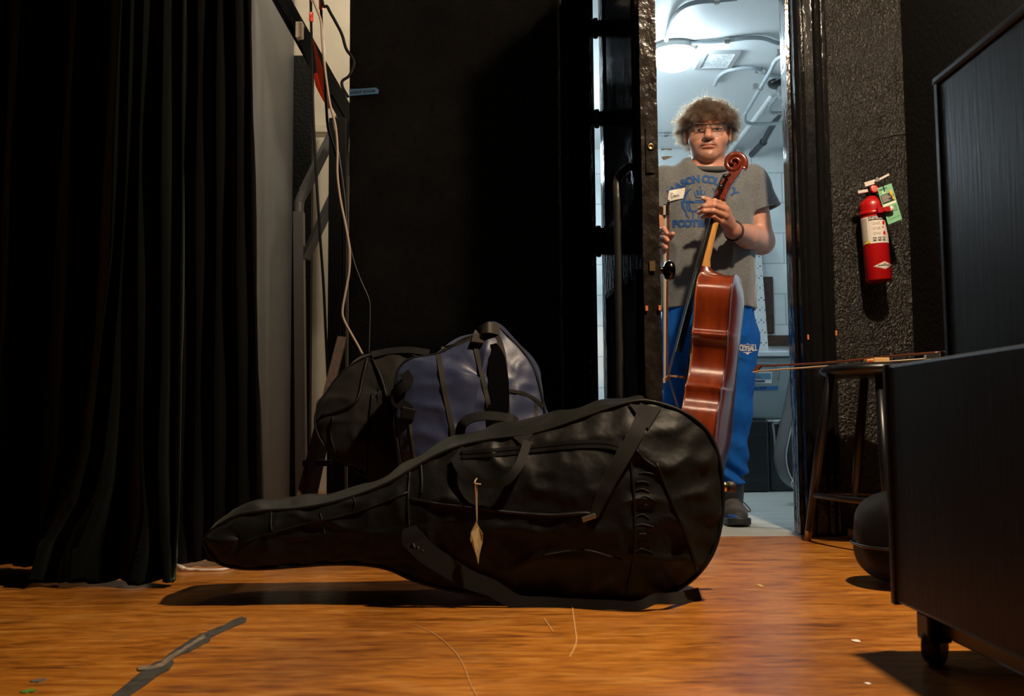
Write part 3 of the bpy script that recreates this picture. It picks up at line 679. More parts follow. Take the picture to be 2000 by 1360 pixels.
ridA = [[(-150, -60), (-160, 680), (-165, 1150)], [(-60, -60), (-70, 680), (-75, 1150)], [(40, -60), (38, 0), (26, 300), (12, 600), (2, 760), (-30, 1150)],
        [(68, -60), (64, 0), (52, 230), (36, 420), (4, 690), (-5, 1150)], [(156, -60), (152, 0), (142, 250), (133, 520), (127, 700), (118, 900), (60, 1150)],
        [(240, -60), (238, 0), (222, 350), (217, 480), (192, 700), (170, 880), (140, 980), (78, 1060), (54, 1150)], [(262, -60), (260, 0), (246, 350), (238, 520), (222, 760), (200, 950), (150, 1080), (140, 1150)],
        [(286, -60), (284, 0), (273, 260), (272, 700), (276, 880), (284, 1000), (270, 1150)], [(322, -60), (320, 0), (318, 700), (312, 900), (318, 1060), (330, 1150)], [(358, -60), (357, 0), (352, 600), (346, 1000), (340, 1090), (328, 1150)]]
o = curtain('stage_curtain', ridA, 2.50, 0.085, 1140, -1300, m_velvet, 'front black velvet stage curtain with hem bunched on the floor', back=[0.34, 0.34, 0.34, 0.34, 0.30, 0, 0, 0, 0, 0])
ridB = [[(290, -60), (290, 1120)], [(322, -60), (320, 1120)], [(352, -60), (350, 1120)], [(388, -60), (384, 500), (380, 1120)], [(428, -60), (426, 0), (422, 600), (418, 1120)], [(462, -60), (464, 500), (468, 1120)], [(486, -60), (487, 0), (493, 300), (501, 700), (509, 960), (513, 1120)]]
o = curtain('stage_curtain', ridB, 2.86, 0.05, 1099, -1200, m_velvet2, 'rear black stage curtain hanging beside the grey partition')

# ------------------------------------------------------------------ floor marks
m_gaff = mat('worn_gaffer_tape', (0.045, 0.042, 0.038), 0.7, var=0.5, vscale=40)
top = [(214, 1364), (246, 1338), (272, 1316), (300, 1296), (318, 1290), (328, 1280), (345, 1268), (372, 1250), (392, 1240), (414, 1231), (438, 1222), (456, 1211), (472, 1206), (482, 1209)]
bot = [(480, 1216), (462, 1223), (446, 1230), (424, 1240), (412, 1246), (410, 1253), (392, 1262), (370, 1274), (352, 1280), (336, 1288), (340, 1296), (330, 1310), (312, 1318), (286, 1338), (256, 1358), (232, 1380)]
v, f = prism([onz(x, y, 0.0005) for x, y in top + bot][::-1], (0, 0, 0.0012)); o = obj('floor_tape', v, f, m_gaff); tag(o, 'torn strip of worn black tape on the floor near the curtain', 'tape')
pl = [(268, 1304), (278, 1301), (300, 1301), (312, 1296), (330, 1282), (352, 1270), (380, 1252), (398, 1240), (402, 1246), (380, 1258), (350, 1278), (318, 1302), (286, 1310), (270, 1310)]
v, f = prism([onz(x, y, 0.0019) for x, y in pl][::-1], (0, 0, 0.0008)); obj('tape_residue', v, f, mat('tape_residue', (0.20, 0.16, 0.12), 0.8, var=0.5, vscale=60), o)
def spot(name, px, py, rx, ry, m, lab, cat, h=0.0012):
    c = onz(px, py, 0.0); v = []; n = 14
    for k in range(n):
        a = 2 * math.pi * k / n; q = 1 + 0.2 * rng.standard_normal(); v.append(c + [rx * q * math.cos(a), ry * q * math.sin(a), 0.0004])
    v, f = prism(v, (0, 0, h)); o = obj(name, v, f, m); tag(o, lab, cat, 'floor specks'); return o
spot('paint_spot', 54, 1352, 0.011, 0.010, mat('green_paint', (0.10, 0.30, 0.05), 0.5), 'small green paint spot on the floor near the curtain', 'paint spot')
spot('paint_spot', 72, 1331, 0.010, 0.012, mat('grey_paint', (0.12, 0.12, 0.12), 0.6), 'small grey paint spot behind the green spot', 'paint spot')
spot('paper_scrap', 1673, 1254, 0.006, 0.012, mat('white_scrap', (0.75, 0.70, 0.62), 0.7), 'tiny white paper scrap on the floor by the rolling cabinet', 'scrap', 0.002)
spot('paper_scrap', 1695, 1337, 0.004, 0.007, bpy.data.materials['white_scrap'], 'faint pale scrap nearest the camera by the rolling cabinet', 'scrap')
spot('paper_scrap', 1484, 1145, 0.006, 0.02, mat('straw', (0.55, 0.38, 0.14), 0.7), 'small straw coloured scrap on the floor right of the gig bag', 'scrap')

m_scuff = mat('pale_scuff', (0.60, 0.34, 0.13), 0.7)
for pts, w_, lab in (([(1117, 1172), (1119, 1195), (1123, 1225), (1126, 1250), (1121, 1268), (1112, 1284)], 0.0024, 'crooked pale scuff on the floor in front of the gig bag'), ([(1062, 1208), (1072, 1222), (1080, 1234)], 0.002, 'short pale scuff left of the crooked scuff'), ([(812, 1222), (850, 1240), (885, 1270), (905, 1300), (918, 1335), (932, 1362)], 0.0012, 'long curved scratch on the floor at the bottom centre')):
    v, f = ribbon([onz(x, y, 0.0012) for x, y in pts], w_, 0.0008, (0, 0, 1), 5); o = obj('floor_scuff', v, f, m_scuff); tag(o, lab, 'scuff', 'pale scuffs on the floor')

# ------------------------------------------------------------------ rolling cabinet on the right (near the camera)
m_cab = mat('worn_black_stain', (0.0028, 0.003, 0.0035), 0.45, spec=0.22, var=0.8, vscale=7, stretch=(6, 6, 0.5), bump=0.2, bscale=20, bdist=0.002)
m_trim = mat('black_trim', (0.012, 0.013, 0.015), 0.3)
X0 = 0.665; Yf = 1.76
c1 = at(1728, 714, Yf); X0 = c1[0]; zl = c1[2]
cu = at(1828, 152, Yf); XU = cu[0]; zu = cu[2]
zbm = at(1733, 1176, Yf)[2]
t = thing('rolling_cabinet', (X0 + 0.3, 1.2, 0), 'large worn black cabinet on casters filling the right edge', 'cabinet')
Yn = 0.62
MB().box((X0, Yn, zbm), (X0 + 0.60, Yf, zl), 0.006).obj('lower_cabinet', m_cab, t)
MB().box((XU, Yn, zl), (X0 + 0.60, Yf, zu - 0.014), 0.006).obj('upper_cabinet', mat('scuffed_black_bluelit', (0.005, 0.007, 0.0095), 0.38, spec=0.32, var=0.95, vscale=9, stretch=(7, 7, 0.4), bump=0.2, bscale=20), t)  # scuffed black, with bluish light from the doorway put into the colour
MB().box((XU - 0.006, Yn, zu - 0.014), (X0 + 0.60, Yf + 0.006, zu), 0.004).obj('top_board', m_trim, t)
MB().box((X0 - 0.004, Yf - 0.012, zbm - 0.004), (X0 + 0.012, Yf + 0.004, zl + 0.002), 0.003).obj('corner_trim', m_trim, t)
MB().box((XU - 0.004, Yf - 0.012, zl), (XU + 0.012, Yf + 0.004, zu), 0.003).obj('corner_trim', m_trim, t)
MB().box((X0 + 0.03, Yn, zbm - 0.035), (X0 + 0.58, Yf - 0.05, zbm), 0.004).obj('base_skid', m_trim, t)
def caster(px, py, Y):
    p = at(px, py, Y); x, y = p[0], Y; r = 0.030
    c = thing('caster', (x, y, 0), None, None); del_ = c
    v, f = lathe([(r * 0.5, -0.014), (r * 0.92, -0.014), (r, -0.008), (r, 0.008), (r * 0.92, 0.014), (r * 0.5, 0.014)], 24, (0, 0, 0), Matrix.Rotation(R(90), 3, 'X'))
    q = Matrix.Rotation(R(55), 3, 'Z'); v = [np.array(q @ Vector(p)) + [x, y, r] for p in v]
    return v, f, x, y, r
for px, py, Y in ((1826, 1262, 1.66), (2080, 1300, 0.80)):
    p = at(px, py, Y); x, y, r = p[0], Y, 0.030
    v, f = lathe([(r * 0.4, -0.013), (r * 0.92, -0.014), (r, -0.008), (r, 0.008), (r * 0.92, 0.014), (r * 0.4, 0.013)], 24, (0, 0, 0), Matrix.Rotation(R(90), 3, 'X'))
    q = Matrix.Rotation(R(50), 3, 'Z'); v = [np.array(q @ Vector(tuple(pp))) + [x, y, r] for pp in v]
    w = obj('caster', v, f, mat('caster_rubber', (0.012, 0.012, 0.012), 0.5), t, True)
    h = MB().box((x - 0.02, y - 0.024, r + 0.008), (x + 0.02, y + 0.024, zbm), 0.004); h.obj('caster_fork', m_blackmetal, w)
# draped dark thing on top
P = [at(1905, -40, 1.62), at(1905, 0, 1.62), at(1908, 36, 1.62), at(1915, 58, 1.62)]
cy0 = 1.12; a = []
rows = [(1.70, 0.0), (1.66, 0.0), (1.5, 0.0), (1.2, 0.0), (0.9, 0.0)]
vv = []; nn = 22
for i in range(14):
    s = i / 13; z = zu + 0.30 * (1 - s) ** 1.0
    rr_x = 0.16 + 0.02 * math.sin(3 * s); rr_y = 0.30 + 0.03 * s
    for k in range(nn):
        an = 2 * math.pi * k / nn; q = 1 + 0.06 * math.sin(5 * an + 4 * s) + 0.03 * math.sin(9 * an - 3 * s)
        vv.append((XU + 0.255 + rr_x * q * math.cos(an), 1.22 + rr_y * q * math.sin(an), z + 0.002))
ff = grid_faces(14, nn, True) + [tuple(range(nn)), tuple(range(13 * nn, 14 * nn))[::-1]]
o = obj('folded_drape', vv, ff, mat('dark_blue_cloth', (0.020, 0.028, 0.034), 0.6, sheen=0.3, bump=0.2, bscale=30), None, True); tag(o, 'dark blue bundle lying on top of the rolling cabinet', 'bundle')

# ------------------------------------------------------------------ soft black drum bag behind the cabinet
cz = at(1735, 1060, 2.42); rad = 0.110
v = []; n1, n2 = 30, 40
for i in range(n1 + 1):
    th = math.pi * i / n1
    for k in range(n2):
        ph = 2 * math.pi * k / n2
        sx, sy, sz = math.sin(th) * math.cos(ph), math.sin(th) * math.sin(ph), math.cos(th)
        e = 0.75
        g = lambda q: math.copysign(abs(q) ** e, q)
        w_ = 1 + 0.02 * math.sin(6 * ph + 5 * sz)
        v.append((cz[0] + 0.075 + 0.14 * g(sx) * w_, 2.45 + 0.12 * g(sy) * w_, 0.116 + 0.116 * g(sz)))
t = thing('drum_bag', (cz[0] + 0.075, 2.45, 0), 'round soft black bag on the floor behind the rolling cabinet', 'bag')
m_nyl = mat('black_nylon', (0.004, 0.004, 0.004), 0.6, sheen=0.03, spec=0.14, bump=0.25, bscale=22, bdist=0.004)
obj('bag_body', v, grid_faces(n1 + 1, n2, True), m_nyl, t, True)
v, f = tube([(cz[0] + 0.075 + 0.142 * math.copysign(abs(math.cos(a)) ** .75, math.cos(a)), 2.45 + 0.122 * math.copysign(abs(math.sin(a)) ** .75, math.sin(a)), 0.10) for a in np.linspace(0, 2 * math.pi, 40, endpoint=False)], 0.004, 8, 1, True); obj('piping', v, f, m_trim, t, True)
q = at(1681, 1062, 2.45); v, f = lathe([(0, -0.006), (0.009, -0.005), (0.011, 0), (0.009, 0.005), (0, 0.006)], 12, q); obj('zip_pull', v, f, m_trim, t, True)

# ------------------------------------------------------------------ stool
SY = 3.16; sc_ = at(1712, 720, SY); zs = at(1712, 706, SY - 0.17)[2]
sx = sc_[0]
t = thing('bar_stool', (sx, SY, 0), 'round black wooden stool carrying a bow and a rosin block', 'stool')
m_stool = mat('black_stool_lacquer', (0.005, 0.005, 0.006), 0.35, bump=0.1, bscale=20)
v, f = lathe([(0.0, zs - 0.040), (0.145, zs - 0.040), (0.165, zs - 0.034), (0.176, zs - 0.022), (0.176, zs - 0.014), (0.168, zs - 0.004), (0.150, zs), (0.06, zs - 0.003), (0.0, zs - 0.004)], 48, (sx, SY, 0)); obj('seat', v, f, m_stool, t, True)
m_tip = mat('bare_wood_tip', (0.20, 0.085, 0.03), 0.45)
def foot_at(px, py): return onz(px, py, 0.0)
f1 = foot_at(1577, 1057); top1 = at(1622, 738, SY - 0.03); 
top1 = np.array([top1[0], SY - 0.03, zs - 0.035])
f2 = at(1727, 1000, 2.93); f2 = np.array([f2[0] + 0.015, 2.93, 0.0]); top2 = np.array([at(1722, 735, 3.03)[0], 3.05, zs - 0.035])
f3 = np.array([sx + 0.23, SY - 0.02, 0]); top3 = np.array([sx + 0.11, SY - 0.0, zs - 0.035])
f4 = np.array([sx - 0.02, SY + 0.24, 0]); top4 = np.array([sx, SY + 0.11, zs - 0.035])
for ft, tp_ in ((f1, top1), (f2, top2), (f3, top3), (f4, top4)):
    d = ft - tp_
    v, f = tube([tp_, tp_ + d * 0.45, tp_ + d * 0.93], [0.013, 0.017, 0.0125], 14, 0); lg = obj('leg', v, f, m_stool, t, True)
    v, f = tube([tp_ + d * 0.93, ft], [0.0125, 0.0115], 14, 0); tt = obj('leg_tip', v, f, m_tip, lg, True); tt['label'] = 'bare wood leg tip'
zr = 0.16
ringp = []
legs_at = [tp_ + (ft - tp_) * ((zs - 0.035 - zr) / (zs - 0.035)) for ft, tp_ in ((f1, top1), (f2, top2), (f3, top3), (f4, top4))]
v, f = tube([np.array(p) for p in legs_at], 0.010, 10, 8, True); obj('foot_ring', v, f, m_stool, t, True)

# rosin block on the stool
q = at(1712, 697, SY - 0.02); zb_ = zs - 0.003
t = thing('rosin_block', (q[0], SY - 0.02, zb_), 'small pale wood rosin block on the black stool', 'rosin')
xa, xb, xc = at(1690, 697, SY - 0.02)[0], at(1703.5, 697, SY - 0.02)[0], at(1733, 697, SY - 0.02)[0]
MB().box((xb, SY - 0.04, zb_), (xc, SY + 0.0, zb_ + 0.023), 0.002).obj('wood_holder', mat('light_maple', (0.62, 0.37, 0.16), 0.5, var=0.12, vscale=30, stretch=(1, 8, 8)), t)
MB().box((xa, SY - 0.036, zb_), (xb, SY - 0.004, zb_ + 0.019), 0.002).obj('rosin_end', bpy.data.materials['light_maple'], t)
a = MB().box((xa + 0.002, SY - 0.0365, zb_ + 0.004), (xb - 0.003, SY - 0.0355, zb_ + 0.014)); a.obj('rosin_cake', mat('amber_rosin', (0.35, 0.05, 0.01), 0.2), t)

# ------------------------------------------------------------------ fire extinguisher on the wall
EY = 3.415
pt, pb = at(1712, 372, EY), at(1717, 553, EY)
L_ = pt[2] - pb[2]; axx = (pt - pb) / np.linalg.norm(pt - pb)
rotE = Vector((0, 0, 1)).rotation_difference(Vector((-0.055, 0, 1)).normalized()).to_matrix()
base = at(1717, 551, EY)
def ex(p): return np.array(rotE @ Vector(tuple(p))) + base
HB = (at(1712, 392, EY)[2] - base[2])
RB = 0.0435
t = thing('fire_extinguisher', tuple(base), 'red fire extinguisher with white label hanging on the black wall', 'fire extinguisher')
m_redp = mat('extinguisher_red', (0.34, 0.004, 0.006), 0.32, coat=0.25)
prof = [(0.0, 0.004), (RB * 0.7, 0.004), (RB * 0.9, 0.0), (RB, 0.008), (RB, HB - 0.026), (RB * 0.985, HB - 0.016), (RB * 0.9, HB - 0.005), (RB * 0.72, HB + 0.003), (RB * 0.5, HB + 0.008), (0.018, HB + 0.009), (0.018, HB + 0.014), (0, HB + 0.014)]
v, f = lathe(prof, 48); o = obj('cylinder', [ex(p) for p in v], f, m_redp, t, True)
v, f = lathe([(0.0, HB + 0.010), (0.018, HB + 0.010), (0.018, HB + 0.030), (0.012, HB + 0.034), (0.012, HB + 0.046), (0, HB + 0.046)], 24); obj('valve', [ex(p) for p in v], f, m_blackmetal, t, True)
m_chrome = mat('nickel_lever', (0.62, 0.56, 0.52), 0.45, 0.35)
def exbar(a, b, w, h):
    a = np.array(a, float); b = np.array(b, float); T = (b - a) / np.linalg.norm(b - a); s = np.array([0, 1.0, 0]); u = np.cross(T, s)
    vv = []
    for p in (a, b): vv += [p - s * w / 2 - u * h / 2, p + s * w / 2 - u * h / 2, p + s * w / 2 + u * h / 2, p - s * w / 2 + u * h / 2]
    return [ex(p) for p in vv], [(3, 2, 1, 0), (4, 5, 6, 7), (0, 1, 5, 4), (1, 2, 6, 5), (2, 3, 7, 6), (3, 0, 4, 7)]
a = MB(); v, f = exbar((-0.026, -0.010, HB + 0.055), (0.012, -0.010, HB + 0.064), 0.020, 0.015); a.add(v, f); v, f = exbar((0.010, -0.010, HB + 0.063), (0.062, -0.012, HB + 0.086), 0.018, 0.007); a.add(v, f); a.obj('top_lever', m_chrome, t)
a = MB(); v, f = exbar((-0.052, -0.010, HB + 0.030), (-0.016, -0.008, HB + 0.034), 0.018, 0.010); a.add(v, f); a.obj('carry_handle', m_chrome, t)
v, f = axis_lathe([(0.0145, 0), (0.0145, 0.006), (0.012, 0.008), (0, 0.008)], ex((0.004, -0.020, HB + 0.036)), (0, -1, 0), 24); gq = obj('gauge', v, f, m_redp, t, True)
v, f = axis_lathe([(0.0105, 0), (0.0, 0.0008)], ex((0.004, -0.0285, HB + 0.036)), (0, -1, 0), 24); obj('gauge_face', v, f, mat('gauge_face', (0.55, 0.12, 0.10), 0.4), gq)
a = MB(); v, f = exbar((0.012, -0.022, HB + 0.060), (0.022, -0.018, HB + 0.076), 0.010, 0.012); a.add(v, f); a.obj('pull_pin', m_steel, t)
def wrap(x, z, rr=RB + 0.0006):                       # flat label coordinate -> cylinder surface; x = arc length, 0 faces the camera
    an = x / RB - math.pi / 2 - 0.22; return ex((rr * math.cos(an), rr * math.sin(an), z))
def wrap_rect(x0, x1, z0, z1, rr, n=14):
    v = [wrap(x0 + (x1 - x0) * i / n, z, rr) for z in (z0, z1) for i in range(n + 1)]
    return v, grid_faces(2, n + 1)
def wrap_poly(pts, rr):
    """convex polygon cut into thin columns so that it follows the curve"""
    P = np.array(pts, float); xs = np.linspace(P[:, 0].min() + 1e-5, P[:, 0].max() - 1e-5, 16); v = []
    for x in xs:
        zs_ = []
        for i in range(len(P)):
            a_, b_ = P[i], P[(i + 1) % len(P)]
            if (a_[0] - x) * (b_[0] - x) <= 0 and a_[0] != b_[0]: zs_.append(a_[1] + (b_[1] - a_[1]) * (x - a_[0]) / (b_[0] - a_[0]))
        v += [wrap(x, min(zs_), rr), wrap(x, max(zs_), rr)]
    return v, grid_faces(len(xs), 2)
def wrap_text(s, x0, x1, z0, z1, rr, parent, m, name='label_text', bold=0.0, shear=0):
    tv, tf = text2d(s, 1.0, bold, shear=shear); mn, mx = tv.min(0), tv.max(0)
    return obj(name, [wrap(x0 + (p[0] - mn[0]) / (mx[0] - mn[0]) * (x1 - x0), z0 + (p[1] - mn[1]) / (mx[1] - mn[1]) * (z1 - z0), rr) for p in tv], tf, m, parent)
def zpx(y): return (base[2] + 0 - 0 + (at(1715, y, EY - RB)[2] - base[2])) - base[2]
zl0, zl1 = zpx(474), zpx(421)
m_lab = mat('label_cream', (0.60, 0.56, 0.52), 0.45); m_lblk = mat('label_black', (0.010, 0.010, 0.010), 0.5); m_lred = mat('label_red', (0.50, 0.01, 0.01), 0.5); m_lgrey = mat('label_grey', (0.28, 0.26, 0.25), 0.5); m_yel = mat('label_yellow', (0.65, 0.48, 0.03), 0.5)
v, f = wrap_rect(-0.062, 0.075, zl0, zl1, RB + 0.0005, 30); lab_ = obj('instruction_label', v, f, m_lab, t, True); lab_['label'] = 'white instruction label'
def L_rect(x0, x1, y0, y1, m, name='label_print', k=0.0012): v, f = wrap_rect(x0, x1, zpx(y1), zpx(y0), RB + k, 8); return obj(name, v, f, m, lab_)
L_rect(-0.022, 0.062, 421.5, 429, m_lblk); wrap_text('INSTRUCTIONS', -0.020, 0.058, zpx(427.8), zpx(422.6), RB + 0.0018, lab_, m_lab, bold=0.03, shear=0.2)
L_rect(-0.058, -0.030, 424, 472, m_lgrey); 
for k in range(14): L_rect(-0.056, -0.032, 426 + 3 * k, 427.3 + 3 * k, m_lab, k=0.0016)
for k, (y, ls) in enumerate(((433, ['1  PULL PIN', 'HOLD UPRIGHT']), (443, ['2  AIM AT BASE', 'OF FIRE']), (453, ['3  SQUEEZE LEVER', 'SIDE TO SIDE']))):
    for i, s_ in enumerate(ls): wrap_text(s_, -0.014 + 0.004 * i, 0.014, zpx(y + 1.9 + 3 * i), zpx(y - 0.3 + 3 * i), RB + 0.0014, lab_, m_lgrey)
    v, f = wrap_poly([(0.024, zpx(y + 5)), (0.032, zpx(y + 5.5)), (0.034, zpx(y + 1)), (0.028, zpx(y - 3)), (0.023, zpx(y + 1))] if k != 1 else [(0.022, zpx(y + 2)), (0.026, zpx(y + 2)), (0.026, zpx(y - 1)), (0.022, zpx(y - 1))], RB + 0.0014); obj('flame_icon', v, f, m_lred, lab_)
for x in (-0.013, 0.003, 0.019):
    L_rect(x, x + 0.012, 462.5, 470, m_lblk); L_rect(x + 0.0015, x + 0.0105, 464, 468.8, m_lab, k=0.0016); v, f = wrap_poly([(x + 0.003, zpx(468.5)), (x + 0.007, zpx(468.5)), (x + 0.009, zpx(464.5)), (x + 0.006, zpx(464.5))], RB + 0.002); obj('label_icon', v, f, m_lblk, lab_)
v, f = wrap_poly([(-0.050, zpx(473.5)), (-0.022, zpx(472.5)), (-0.024, zpx(468)), (-0.034, zpx(468))], RB + 0.002); obj('label_icon', v, f, m_yel, lab_)
# maker's lozenge
zc = zpx(518)
v, f = wrap_poly([(-0.021, zc - 0.002), (0.018, zc + 0.0135), (0.055, zc), (0.018, zc - 0.0145)], RB + 0.0006); lz = obj('lozenge_badge', v, f, m_lab, t); lz['label'] = 'white diamond badge'
v, f = wrap_poly([(-0.018, zc - 0.0018), (0.018, zc + 0.0118), (0.052, zc), (0.018, zc - 0.0128)], RB + 0.0010); obj('badge_line', v, f, m_lred, lz)
v, f = wrap_poly([(-0.0155, zc - 0.0016), (0.018, zc + 0.0106), (0.049, zc), (0.018, zc - 0.0116)], RB + 0.0014); obj('badge_field', v, f, m_lab, lz)
wrap_text('AMEREX', -0.006, 0.042, zc - 0.0035, zc + 0.0028, RB + 0.0020, lz, m_lblk, 'badge_text', 0.02); wrap_text('ABC', 0.013, 0.023, zc + 0.004, zc + 0.007, RB + 0.0020, lz, m_lred, 'badge_text', 0.03)
# strap band with buckle, nozzle
a = MB(); v, f = lathe([(RB + 0.0015, 0), (RB + 0.0015, 0.016)], 40); a.add([ex(p + [0, 0, zpx(417)]) for p in v], f)
a.obj('strap_band', m_redp, t, True)
zk_ = zpx(412)
a = MB()
for x0, x1, yy, hh in ((-0.004, 0.014, -0.054, 0.013), (0.013, 0.022, -0.060, 0.009), (0.021, 0.037, -0.060, 0.0115)):
    v, f = exbar((x0, yy, zk_), (x1, yy - 0.001, zk_ + 0.001), 0.012, hh * 1.5); a.add(v, f)
a.obj('strap_buckle', m_redp, t)
v, f = axis_lathe([(0.0, -0.004), (0.009, -0.004), (0.010, 0.0), (0.0095, 0.004), (0.0, 0.005)], ex((0.040, -0.062, zk_ + 0.001)), (0, -1, 0), 20); obj('buckle_button', v, f, mat('cream_button', (0.66, 0.58, 0.50), 0.4), t, True)
a = MB().box(base + [-0.02, 0.03, 0.10], base + [0.02, WY - EY + 0.002, HB + 0.02], 0.003); a.obj('wall_bracket', m_blackmetal, t)
# green inspection tag on a tie
m_tag = mat('green_card', (0.16, 0.40, 0.24), 0.55)
TQ = [at(1713, 368, 3.368), at(1741, 358, 3.368), at(1762, 428, 3.364), at(1735, 439, 3.364)]
v, f = prism(TQ[::-1], (0, 0.0008, 0)); tg = obj('inspection_tag', v, f, m_tag); tag(tg, 'green inspection tag tied to the fire extinguisher', 'tag')
def tq(u, w_, d=0.0008): return TQ[0] * (1 - u) * (1 - w_) + TQ[1] * u * (1 - w_) + TQ[2] * u * w_ + TQ[3] * (1 - u) * w_ + np.array([0, -d, 0])
def tq_rect(u0, u1, w0, w1, m, name='tag_print', d=0.0008):
    obj(name, [tq(u0, w0, d), tq(u1, w0, d), tq(u1, w1, d), tq(u0, w1, d)], [(3, 2, 1, 0)], m, tg)
tq_rect(0.06, 0.90, 0.22, 0.45, m_lblk); tq_rect(0.05, 0.95, 0.47, 0.53, mat('tag_white', (0.62, 0.66, 0.56), 0.5)); tq_rect(0.24, 0.46, 0.13, 0.19, bpy.data.materials['tag_white'])
for k in range(5): tq_rect(0.10, 0.52 + 0.09 * (k % 3), 0.245 + 0.038 * k, 0.258 + 0.038 * k, m_lab, d=0.0013)
v = [tq(u, w_, 0.0014) for u, w_ in ((0.70, 0.17), (0.84, 0.16), (0.90, 0.24), (0.84, 0.31), (0.92, 0.40), (0.88, 0.45), (0.78, 0.40), (0.80, 0.33), (0.70, 0.27))]; obj('tag_logo', v, [tuple(range(9))[::-1]], mat('tag_orange', (0.75, 0.35, 0.03), 0.5), tg)
m_tink = mat('tag_ink', (0.02, 0.07, 0.035), 0.6)
for (s_, u0, u1, w0, w1) in (('INSPECTED', 0.08, 0.62, 0.05, 0.09), ('JAN FEB MAR APR', 0.12, 0.9, 0.58, 0.615), ('MAY JUN JUL AUG', 0.12, 0.9, 0.635, 0.67), ('SEP OCT NOV DEC', 0.12, 0.9, 0.69, 0.725), ('DATE', 0.12, 0.3, 0.80, 0.83), ('1 2 3 4 5 6 7 8 9', 0.12, 0.92, 0.87, 0.90)):
    tv, tf = text2d(s_, 1.0, 0.01); mn, mx = tv.min(0), tv.max(0)
    obj('tag_print', [tq(u0 + (p[0] - mn[0]) / (mx[0] - mn[0]) * (u1 - u0), w1 - (p[1] - mn[1]) / (mx[1] - mn[1]) * (w1 - w0), 0.0011) for p in tv], tf, m_tink, tg)
v, f = tube([ex((0.014, -0.022, HB + 0.062)), ex((0.022, -0.045, HB + 0.050)), tq(0.42, 0.10, 0.002), tq(0.36, 0.16, 0.001)], 0.0016, 8, 5); obj('tie', v, f, m_cable, tg, True)
# chipped plaster and crack low on that wall
def crack(px, r, lab, m):
    P = [at(x, y, WY - 0.001) for x, y in px]; v, f = tube(P, r, 6, 3); o = obj('wall_crack', v, f, m, None, True); tag(o, lab, 'crack', 'cracks in the black wall')
m_crk = mat('crack_shadow', (0.004, 0.004, 0.004), 0.9); m_chip = mat('bare_grey_plaster', (0.05, 0.045, 0.04), 0.8, bump=0.5, bscale=60)
crack([(1707, 279), (1715, 270), (1733, 268), (1745, 264), (1763, 262), (1786, 254)], 0.0025, 'long thin crack in the black wall above the extinguisher', m_crk)
v, f = prism([at(x, y, WY - 0.0005) for x, y in ((1773, 590), (1783, 578), (1794, 575), (1806, 577), (1806, 610), (1796, 603), (1785, 592))][::-1], (0, 0.003, 0)); o = obj('plaster_chip', v, f, m_chip); tag(o, 'chipped grey plaster patch on the wall corner below the extinguisher', 'chipped plaster')
# ------------------------------------------------------------------ soft bags
m_gig = mat('black_padded_nylon', (0.0028, 0.0028, 0.0024), 0.50, sheen=0.065, spec=0.18, sheen_tint=(0.85, 0.9, 0.75), bump=0.55, bscale=11, bdist=0.012, detail=3)
m_web = mat('black_webbing', (0.004, 0.0036, 0.0033), 0.7, sheen=0.06, spec=0.2, bump=0.3, bscale=250, bdist=0.0006)
m_pipe = mat('black_piping', (0.003, 0.003, 0.003), 0.55, spec=0.25)

def tri(v, f):
    return BVHTree.FromPolygons([Vector(p) for p in v], f)
def hit(bvh, px, py, off=0.0):
    d = ray(px, py); d = d / np.linalg.norm(d)
    h = bvh.ray_cast(Vector(CAM), Vector(d))
    return None if h[0] is None else np.array(h[0]) - d * off

def pillow(front, medial, back_off, bulge, nrings=22, ngus=8, n=320, gus_bulge=0.015, pucker=0.003, seedk=0, back_bulge=0.03, zmin=0.003):
    """front: closed outline (n,3); medial: point each outline sample shrinks to; back_off: (n,3) back outline"""
    v = []; rows = 0
    L = np.linalg.norm(front - medial, axis=1, keepdims=True)
    rr = np.linspace(0, 1, nrings)
    for r_ in rr:
        p = medial + (front - medial) * r_
        hgt = bulge * (1 - r_ ** 2.4) * np.clip(L / 0.16, 0.3, 1.25)
        p = p + np.array([0, -1, 0]) * hgt
        k = np.arange(n)[:, None]
        pk = pucker * np.exp(-((r_ - 0.9) / 0.12) ** 2) * (np.sin(k * 0.62 + seedk) + np.sin(k * 0.27 + 2 + seedk)) * 0.6
        w1 = vnoise(p * [1, 1, 1], 14, seedk)[:, None]; w2 = vnoise(p, 31, seedk + 3)[:, None]
        ridge = (1 - np.abs(w1)) ** 3
        p = p + np.array([0, -1, 0]) * (pk + (0.009 * ridge - 0.004 + 0.003 * w2) * min(1, (1.02 - r_) * 6) * min(1, r_ * 4 + 0.3))
        v.append(p); rows += 1
    out = (front - medial); out[:, 1] = 0; out /= np.linalg.norm(out, axis=1, keepdims=True) + 1e-9
    for j in range(1, ngus + 1):
        t = j / ngus; p = front * (1 - t) + back_off * t
        k = np.arange(n)[:, None]
        w1 = vnoise(p, 18, seedk + 5)[:, None]
        p = p + out * (gus_bulge * math.sin(math.pi * t) + 0.004 * math.sin(math.pi * t) * np.sin(k * 0.35) + 0.006 * w1 * math.sin(math.pi * t)); v.append(p); rows += 1
    bm_ = back_off.mean(0)
    for r_ in np.linspace(1, 0, 7)[1:]:
        mm = medial + (back_off - front); p = mm + (back_off - mm) * r_; p = p + np.array([0, 1, 0]) * back_bulge * (1 - r_ ** 2); v.append(p); rows += 1
    V = np.vstack(v); V[:, 2] = np.maximum(V[:, 2], zmin)
    return V, grid_faces(rows, n, True)

